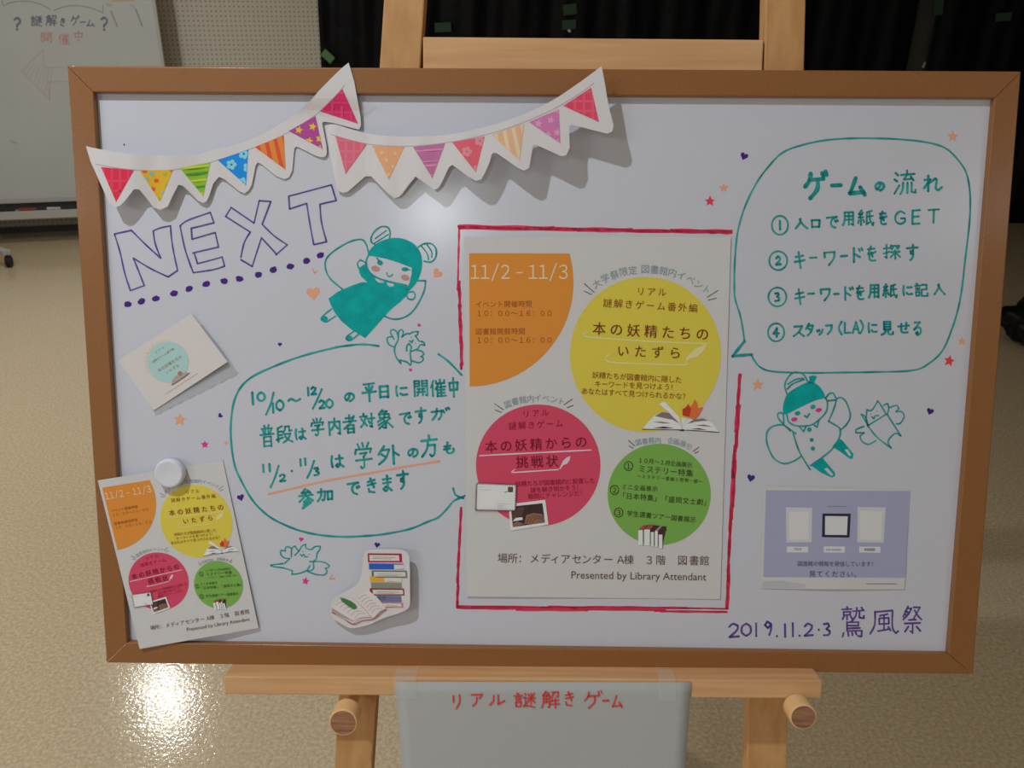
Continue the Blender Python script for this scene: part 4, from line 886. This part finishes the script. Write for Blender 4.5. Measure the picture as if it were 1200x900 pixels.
def d_vert(i, t):
    x0, x1, y0, y1 = bb(t)
    for k in range(4): x = x0 + (x1 - x0) * (k * .3 + .02); i.stroke([(x, y0 - 2), (x + 10, y1)], 4.4, 0, 75, 0)
def d_stars(i, t, r=5.0):
    x0, x1, y0, y1 = bb(t)
    for u, v in ((.3, .42), (.7, .32), (.9, .68), (.6, .75), (.9, .98), (.88, .02)):
        x, y = x0 + (x1 - x0) * u, y0 + (y1 - y0) * v; i.poly([(x + (r if k % 2 == 0 else r * .48) * cos(-pi / 2 + k * pi / 5 + .2), y + (r if k % 2 == 0 else r * .48) * sin(-pi / 2 + k * pi / 5 + .2)) for k in range(10)])
def d_flow(i, t):
    x0, x1, y0, y1 = bb(t)
    for u, v in ((.45, .42), (.85, .12), (1.0, .5), (.8, .92), (.05, .0)):
        x, y = x0 + (x1 - x0) * u, y0 + (y1 - y0) * v
        for k in range(5): i.disc(x + 3.7 * cos(k * 1.256), y + 3.7 * sin(k * 1.256), 2.6, n=9)
        i.disc(x, y, 1.2, n=8, mi=1)
fl = flat
top1 = [(100.5, 171), (113, 174), (150, 180), (187, 182), (227, 181), (253, 175), (283, 167), (317, 152), (353, 128), (377, 103), (397, 83), (408.5, 73.3)]
out1 = smooth_path(top1, 999, 4)[0] + [(415, 95), (422.5, 136.7), (423, 146.7), (421, 151.7), (413, 150), (390, 144), (380, 142.5), (377.5, 144), (379, 152), (382.5, 170), (383, 180), (381, 183.5), (377, 184.3), (370, 182.5), (350, 172.5), (346.5, 172), (345, 174), (344.3, 180), (342.5, 200), (338.5, 208), (333, 210), (323, 206), (306.7, 192.5), (302, 190.3), (299.5, 194), (295, 216.7), (291.5, 223), (286.7, 226.7), (280, 224), (263, 210), (256.7, 207.3), (250, 215), (245, 230), (242, 236), (238, 238), (231.7, 235), (215, 218), (209, 216.5), (202, 230), (196.7, 241.7), (188, 246), (180, 243), (170, 230), (163, 221.7), (157, 221.7), (146.7, 235), (141, 241), (136, 242.7), (128, 238), (116.7, 213), (106, 189)]
shade1 = [(112, 192.3), (135, 196.5), (165, 199.5), (195, 199.7), (228, 195), (262, 185.5), (300, 172), (335, 156.5), (368, 136), (388, 118), (404, 99.5)]
def zb1(x, y):
    z = ipl(x, [(100, .0135), (130, .0155), (150, .0155), (190, .010), (240, .0042), (290, .0020), (340, .0016), (390, .0026), (425, .0040)])
    top = 1 / (1 + math.exp((y - 124) / 5.0)); z = z + max(0, .0086 - z) * top
    return z
f1 = [
 ([(118.3, 195.7), (157, 199.3), (136, 236.7)], [fl('f_red', 196, 38, 62, 2.0), fl('f_redl', 200, 58, 82, 2.0)], d_check),
 ([(163.7, 199.8), (202.7, 198.9), (187.3, 236.7)], [fl('f_yel', 205, 152, 38, 2.0), fl('f_do', 196, 78, 40, 2), fl('f_db', 110, 160, 165, 2), fl('f_dg', 150, 160, 40, 2)], d_dots),
 ([(210.7, 196.9), (246.7, 190.2), (238, 230)], [fl('f_grn', 118, 160, 48, 2.0), fl('f_yg', 170, 180, 50, 2), fl('f_dgn', 70, 128, 40, 2)], lambda i, t: d_bars(i, t, 5, 2.6)),
 ([(255, 187.5), (291, 175.2), (288.3, 217.3)], [fl('f_blu', 24, 120, 196, 2.0), fl('f_lb', 120, 180, 215, 2), fl('f_blu2', 24, 100, 170, 2)], d_flow),
 ([(298.3, 172.2), (332.5, 158.5), (334.7, 199)], [fl('f_ora', 222, 118, 50, 2.0), fl('f_or', 208, 70, 48, 2)], d_vert),
 ([(338.3, 153.5), (369.7, 136), (378.3, 175)], [fl('f_pur', 150, 62, 125, 2.0), fl('f_st', 212, 164, 56, 2)], d_stars),
 ([(374.7, 130.5), (401.3, 104.2), (419.7, 145)], [fl('f_mag', 186, 42, 90, 2.0), fl('f_magl', 190, 58, 105, 2)], d_check)]
top2 = [(381, 147), (392, 145.5), (410, 151), (433, 156.7), (458, 159.5), (483, 160), (523, 158), (563, 150), (603, 138), (643, 120), (677, 98), (705, 77.3)]
out2 = smooth_path(top2, 999, 4)[0] + [(708, 93), (713, 123), (719, 146.7), (717.5, 154), (711.7, 156.7), (670, 146), (667.5, 147.5), (667, 155), (667.7, 173), (663.5, 182), (658, 183), (626.7, 169), (624.5, 171), (623, 180), (620, 196.7), (614, 200), (606.7, 196.7), (580, 178), (576.7, 180), (573, 192), (568, 203), (564, 210), (558, 212), (550, 208), (530, 193), (526, 196), (518, 213), (514, 220), (509, 222.7), (503, 218), (486.7, 206.7), (483, 207), (471.7, 226.7), (467, 231), (461.7, 231.7), (453, 225), (435, 206.7), (428, 206.7), (413, 220), (407, 225), (401.7, 226), (395, 223), (391.7, 206.7), (386.7, 180)]
shade2 = [(388, 157.5), (410, 164), (436, 169.5), (470, 171.5), (505, 169.5), (545, 163.5), (585, 153.5), (622, 140), (655, 124.5), (680, 109), (696, 97.5)]
def zb2(x, y):
    z = ipl(x, [(380, .0012), (395, .0035), (425, .0045), (460, .009), (500, .0135), (550, .019), (610, .0235), (660, .025), (720, .026)])
    return z
f2 = [
 ([(393, 159.2), (430, 169.2), (405, 204)], [fl('g_pk', 190, 88, 106, 2.0), fl('g_pkl', 194, 100, 116, 2)], d_check),
 ([(436, 170.9), (474, 172.2), (455.7, 210.7)], [fl('g_or', 200, 142, 104, 2.0), fl('g_orl', 206, 162, 126, 2)], d_dots1),
 ([(484, 172.2), (521.7, 168), (506.7, 209)], [fl('g_pu', 164, 96, 134, 2.0), fl('g_pul', 188, 122, 152, 2)], d_bars1),
 ([(530, 166.9), (568, 160), (557.7, 202)], [fl('g_rd', 194, 84, 98, 2.0), fl('g_rdl', 204, 124, 132, 2), fl('g_rd2', 204, 88, 100, 2)], d_flow),
 ([(576.7, 158), (614, 145), (609, 188)], [fl('g_og', 206, 152, 118, 2.0), fl('g_ogl', 212, 176, 146, 2)], d_vert),
 ([(620, 143), (655, 128), (656.7, 168)], [fl('g_st', 176, 104, 148, 2.0), fl('g_stl', 190, 136, 168, 2)], d_stars),
 ([(660, 124), (692.7, 102.7), (702, 143)], [fl('g_re', 208, 60, 85, 2.0), fl('g_rel', 214, 80, 102, 2)], d_check)]
bunting(out2, f2, zb2, 'faded pastel paper bunting with seven pennants, right one of the two, above the poster', shade2, P(550, 235, .0))
bunting(out1, f1, zb1, 'bright paper bunting with seven coloured pennants over the top left of the frame', shade1, P(250, 245, .0))
# clear tape beside the left bunting tip
i = Ink(); i.poly([(424, 119), (446, 121), (447, 131), (440, 126), (424, 134)], 0); o = i.build('clear_tape', M_tape, None, lambda x, y: .003 - (x - 424) * .0001)
tag(o, 'crinkled clear tape strip beside the tip of the bright bunting', 'tape')

# ================================================================ SMALL CARDS AND CUT-OUTS
card = tag(empty('leaflet', P(205, 480, .0), BR), 'small pale leaflet with a mint circle, tilted, left of the teal speech bubble', 'leaflet')
cq = [(138.3, 422.5), (224, 367.5), (266.7, 424), (180.3, 481)]
zc = lambda x, y: .0016 + .003 * max(0, (x - 185) / 80) ** 1.5
i = Ink(); i.poly([(150, 424), (236.7, 380), (258, 407), (279, 437)] + [(279 - k * 6.1, 437 + k * 3.05 + (1.6 if k % 2 else 0)) for k in range(1, 17)], 0, 8); i.build('clear_sleeve', M_film, card, lambda x, y: .0009)
i = Ink(); i.poly(cq, 0, 8); o = i.build('paper', mat('pinkish_paper', (.80, .74, .72, 1), .7, .2), card, zc); o.data.flip_normals(); so = o.modifiers.new('thickness', 'SOLIDIFY'); so.thickness = .0003; so.offset = -1
i = Ink(); i.poly([(197 + 24 * cos(a), 424.5 + 24 * sin(a)) for a in [k * pi / 24 for k in range(48)]], 0, 6); dsc = i.build('mint_disc', fl('mint', 146, 176, 174, 1.95), card, lambda x, y: zc(x, y) + .0002)
i = Ink(); cr = -.57
for txt, x, y, s in (('リアル', 187, 410, 3.2), ('謎解きゲーム番外編', 191, 416.5, 3.0)):
    n = len(txt)
    i.line(txt, x - cos(cr) * s * n * .5, y - sin(cr) * s * n * .5, x + cos(cr) * s * n * .5, y + sin(cr) * s * n * .5, s + .2)
i.line('本の妖精たちの', 187, 433.5, 211, 418.5, 4.6); i.line('いたずら', 196, 436, 208, 428.5, 4.0)
i.build('lettering', fl('tan_ink', 150, 112, 92, 1.8), dsc, lambda x, y: zc(x, y) + .0004)
def arc_t(i):
    for k, ch in enumerate('大学祭限定図書館内イベント'):
        a = radians(-205 + k * 10); i.char(ch, 197 + 26.5 * cos(a), 424.5 + 26.5 * sin(a), 3.3, a + pi / 2)
i = Ink(); arc_t(i); i.build('arched_lettering', fl('faint_ochre', 190, 178, 150, 2.0), card, lambda x, y: zc(x, y) + .0004)
i = Ink(); i.line('図書館利用者イベント', 197, 459, 233, 438, 2.6)
i.v, i.f, i.mi = [], [], []
for k in range(14): i.stroke([(195 + k * 2.7, 461 - k * 1.75), (196.2 + k * 2.7, 460.2 - k * 1.75)], .7)
i.build('fine_print', fl('tan_ink2', 178, 140, 126, 1.9), card, lambda x, y: zc(x, y) + .0004)
i = Ink(); i.poly([(200.8, 451.5), (202, 445), (206, 440), (211, 441), (216, 436), (222, 437), (213, 444)], 0); i.poly([(208, 437), (211, 434.5), (214, 437), (212, 440.5), (208.5, 440)], 1); i.stroke([(201.5, 451), (211, 445), (222, 437)], .7, 2); i.build('book_picture', [fl('bk_l', 150, 140, 138, 1.9), fl('bk_leaf', 165, 105, 70, 1.8), fl('bk_line', 84, 70, 70, 1.8)], card, lambda x, y: zc(x, y) + .0005)

info = tag(empty('notice', P(978, 690, 0), BR), 'grey-blue laminated notice with three small picture frames, lower right of the board', 'notice')
zi = lambda x, y: .0010 + .0012 * sin((x - 890) / 176 * pi) ** 2 * (.3 + .7 * (y - 570) / 120)
def inf(pts, name, m, parent, k, step=8):
    i = Ink()
    for q in (pts if isinstance(pts[0], list) else [pts]): i.poly(q, 0, step)
    return i.build(name, m, parent, lambda x, y: zi(x, y) + .00014 * k)
IQ = lambda p: Z(840, 560, 4, p)
o = inf(IQ([(218, 40), (560, 48), (905, 58), (893, 290), (880, 522), (545, 522), (205, 518), (212, 280)]), 'paper', M_paper, info, 0); o.data.flip_normals(); so = o.modifiers.new('thickness', 'SOLIDIFY'); so.thickness = .0003; so.offset = -1
pnl = inf(IQ([(230, 58), (902, 62), (885, 468), (218, 465)]), 'blue_grey_panel', fl('bluegrey', 144, 146, 172, 1.9), info, 1)
for q, m_, q2 in (([(324, 138), (447, 140), (445, 302), (326, 303)], fl('pw1', 176, 174, 178, 2.0), [(338, 158), (432, 160), (430, 290), (339, 290)]), ([(660, 136), (792, 138), (782, 304), (658, 302)], fl('pw1', 176, 174, 178, 2.0), [(672, 155), (778, 158), (770, 292), (671, 290)]), ([(495, 167), (628, 168), (622, 280), (493, 278)], fl('navy', 38, 38, 62, 1.8), [(508, 179), (614, 180), (610, 268), (507, 267)])):
    inf(IQ(q), 'picture_frame', m_, pnl, 2); inf(IQ(q2), 'picture_mount', fl('pw2', 186, 184, 186, 2.0), pnl, 3)
for q in ([(328, 322), (428, 323), (427, 350), (327, 349)], [(502, 321), (601, 322), (600, 351), (501, 350)], [(668, 322), (768, 323), (767, 351), (667, 350)]):
    inf(IQ(q), 'name_plate', fl('pw2', 186, 184, 186, 2.0), pnl, 2)
ink_i = fl('notice_ink', 84, 86, 104, 1.8)
i = Ink(); i.line('ブログ', 931.5, 643.6, 937.8, 643.7, 3.6); i.latin('LA twitter', 968.5, 645, 986, 645.2, 2.4); i.line('新着図書', 1014.5, 644, 1024, 644.1, 3.6)
i.line('図書館の情報を発信しています！', 937.5, 660.5, 1024, 661, 6.4); i.line('見てください。', 952, 672.5, 1005, 673, 8.2)
for k in range(11): i.stroke([(970 + k * 2, 593.4), (971 + k * 2, 593.4)], .5)
i.build('lettering', ink_i, pnl, lambda x, y: zi(x, y) + .0006)
inf(IQ([(214, 486), (300, 482), (420, 500), (410, 516), (210, 514)]), 'margin_tint', fl('grey_tint', 160, 160, 166, 2.0), info, 1)
i = Ink()
for k in range(18): i.stroke([(1015.5 + k * 2, 684.2), (1016.6 + k * 2, 684.2)], .9)
i.build('fine_print', fl('notice_ink2', 122, 124, 136, 1.9), info, lambda x, y: zi(x, y) + .0004)

# books cut-out
X6 = lambda p: Z(300, 600, 6, p)
zk = lambda x, y: .006 + .006 * max(0, (x - 400) / 80)
bc = tag(empty('paper_cutout', P(435, 735, 0), BR), 'white cut-out picture of a book stack and an open book below the left speech bubble', 'cut-out')
i = Ink(); i.poly(smooth_closed(X6([(790, 268), (900, 262), (1030, 268), (1070, 300), (1080, 360), (1082, 500), (1082, 640), (1065, 680), (1010, 710), (900, 745), (800, 790), (700, 815), (650, 812), (590, 780), (535, 740), (525, 690), (530, 630), (570, 590), (640, 555), (700, 515), (735, 455), (750, 370), (762, 295)])), 0, 8)
o = i.build('paper', M_card, bc, zk); o.data.flip_normals(); so = o.modifiers.new('thickness', 'SOLIDIFY'); so.thickness = .0004; so.offset = -1
def rect(a, b, c2, d): return X6([(a, b), (c2, b + (c2 - a) * .01), (c2 + 4, d), (a + 2, d)])
for name, q, cI, inner in (('crimson', (785, 290, 1024, 354), (150, 32, 56), (797, 302, 1005, 343)), ('blue', (793, 361, 1036, 404), (40, 82, 165), None), ('olive', (812, 410, 1060, 463), (92, 104, 86), (828, 420, 1050, 453)), ('mustard', (801, 452, 1024, 494), (200, 145, 45), (902, 462, 1022, 492)), ('grey', (808, 497, 1023, 536), (118, 122, 112), None), ('maroon', (800, 536, 1040, 587), (120, 52, 50), (820, 546, 1032, 578)), ('slate', (850, 589, 1020, 634), (96, 104, 134), None), ('rose', (884, 636, 1033, 673), (176, 116, 120), (890, 643, 1020, 666))):
    i = Ink(); i.poly(rect(*q)); 
    if inner: i.poly(rect(*inner), 1)
    if name == 'blue': i.poly(X6([(970, 370), (1038, 370), (1040, 400), (972, 402)]), 1)
    if name == 'slate': i.disc(*X6([(868, 604)])[0], 2, 2.6, mi=2); i.disc(*X6([(900, 604)])[0], 2, 2.6, mi=2)
    if inner and name != 'mustard': i.stroke(X6([(inner[0] + 30, inner[1] + 14), (inner[2] - 25, inner[1] + 18)]), .35, 2)
    if inner: i.stroke(X6([(inner[0] + 20, inner[1] + 24), (inner[2] - 55, inner[1] + 27)]), .35, 2)
    # the inner piece sits one layer up
    o = i.build('book_picture', [fl('ck_' + name, *cI, 1.9), fl('ck_page', 188, 180, 176, 1.95), fl('ck_line', 90, 88, 100, 1.8)], bc, lambda x, y: zk(x, y) + .0003)
    me = o.data; up = MB.to_3x3() @ Vector((0, 0, 1)); lu = (WM[bc].inverted().to_3x3() @ up)
    used = {}
    for pl in me.polygons:
        for vi in pl.vertices: used[vi] = pl.material_index
    for vi, k in used.items(): me.vertices[vi].co += lu * .00012 * k
    if name != 'crimson': o['label'] = name + ' book in the printed stack'
    else: o['label'] = 'crimson book at the top of the printed stack'
i = Ink(); i.poly(X6([(530, 668), (600, 607), (660, 605), (705, 625), (760, 680), (808, 738), (740, 745), (688, 780), (682, 788), (535, 705)]), 0); i.poly(X6([(705, 622), (735, 580), (795, 553), (860, 610), (917, 682), (870, 700), (828, 750), (808, 738), (760, 680)]), 0)
i.poly(X6([(532, 672), (682, 765), (682, 786), (535, 703)]), 1)
i.build('open_book_picture', [fl('ck_white', 192, 184, 182, 1.95), fl('ck_shade', 150, 138, 138, 1.9)], bc, lambda x, y: zk(x, y) + .0008)
i = Ink()
i.stroke(X6([(535, 706), (610, 745), (682, 789), (750, 765), (830, 752), (880, 712), (918, 685)]), 1.0, 0, 75, 0)
i.stroke(X6([(705, 625), (760, 680), (808, 738)]), .5, 1, 75, 0); i.stroke(X6([(682, 766), (740, 742), (808, 738)]), .5, 1, 75, 0); i.stroke(X6([(808, 738), (828, 746), (870, 700), (915, 682)]), .5, 1, 75, 0)
for k in range(6):
    i.stroke(X6([(560 + k * 27, 655 + k * 18), (590 + k * 27, 636 + k * 16), (620 + k * 30, 634 + k * 16)]), .45, 1, 75, 0); i.stroke(X6([(722 + k * 19, 612 + k * 20), (750 + k * 18, 590 + k * 18), (778 + k * 22, 580 + k * 20)]), .45, 1, 75, 0)
i.build('page_line', [fl('ck_redline', 150, 50, 52, 1.8), fl('ck_line2', 138, 128, 128, 1.8)], bc, lambda x, y: zk(x, y) + .001)
i = Ink(); i.poly(X6([(585, 600), (598, 604), (620, 607), (665, 625), (700, 650), (712, 672), (690, 686), (655, 668), (625, 645), (600, 625), (596, 612)]), 0); i.build('feather_picture', fl('ck_green', 64, 112, 56, 1.8), bc, lambda x, y: zk(x, y) + .0012)

# ================================================================ PAPER HANGING FROM THE LEDGE
NH = NL + .0016
A0, A1 = B(463.5, 799, NH), B(810, 799.5, NH); A2, A3 = B(803, 900, NH), B(470.5, 900, NH)
def hang(t, s):                               # t down 0..1 over 0.21 m, s across
    topp = A0.lerp(A1, s); d0 = (A3 - A0).normalized().lerp((A2 - A1).normalized(), s)
    q = topp + d0 * (.21 * t); q.z = NH + .0006 * sin(s * 9) * t
    wv = MB @ q; drop = max(0, t - .12); wv += Vector((0, sin(BETA) * .21 * drop * .9, 0)) if False else Vector((0, 0, 0))
    return wv
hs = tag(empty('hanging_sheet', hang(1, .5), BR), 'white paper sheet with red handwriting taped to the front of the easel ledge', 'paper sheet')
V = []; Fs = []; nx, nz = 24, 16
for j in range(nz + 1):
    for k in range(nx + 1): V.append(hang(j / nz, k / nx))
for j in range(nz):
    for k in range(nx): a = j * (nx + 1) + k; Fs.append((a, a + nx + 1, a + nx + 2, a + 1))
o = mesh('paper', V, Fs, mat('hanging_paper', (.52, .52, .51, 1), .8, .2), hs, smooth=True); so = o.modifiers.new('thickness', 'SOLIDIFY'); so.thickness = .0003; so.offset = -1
def onhang(x, y): return P(x, y, NH + .0009)
i = Ink(); H3 = lambda p: Z(440, 760, 3, p)
hand(i, [('リ', 535, 822, 15, 19), ('ア', 559, 820, 17, 17), ('ル', 582.5, 820, 20, 15), ('謎', 614.5, 821, 27, 20), ('解', 645, 820, 22, 22), ('き', 667, 819, 15, 20), ('ゲ', 695, 820, 24, 22), ('ー', 710, 821, 10, 5), ('ム', 723, 822, 15, 17)], 1.5)
i.build('handwriting', mat('red_pen', ph(185, 48, 44, 2.0), .6), hs, proj=onhang)
# clear tapes from ledge top down onto the sheet
for x0, x1 in ((462, 488), (772, 792)):
    ua, ub = B(x0, 795, NL).x, B(x1, 795, NL).x
    vt = lambda u: LEDGE_TOP[0] + (LEDGE_TOP[1] - LEDGE_TOP[0]) * (u - a_l) / (b_l - a_l)
    a_l, b_l = a_u, b_u = B(262, 792.5, NL).x, B(964, 797.5, NL).x
    V = []
    for u in (ua, ub):
        t = vt(u) + .0006; V += [W3(u, t, NFR + .004), W3(u, t, NL - .001), W3(u, t - .001, NL + .0026), W3(u, t - .022, NL + .0030)]
    Fs = [(0, 1, 5, 4), (1, 2, 6, 5), (2, 3, 7, 6)]
    mesh('clear_tape', V, Fs, M_tape, hs)
print('OBJECTS', len(SC.objects), 'TRIS', sum(len(o.data.polygons) for o in SC.objects if o.type == 'MESH'))
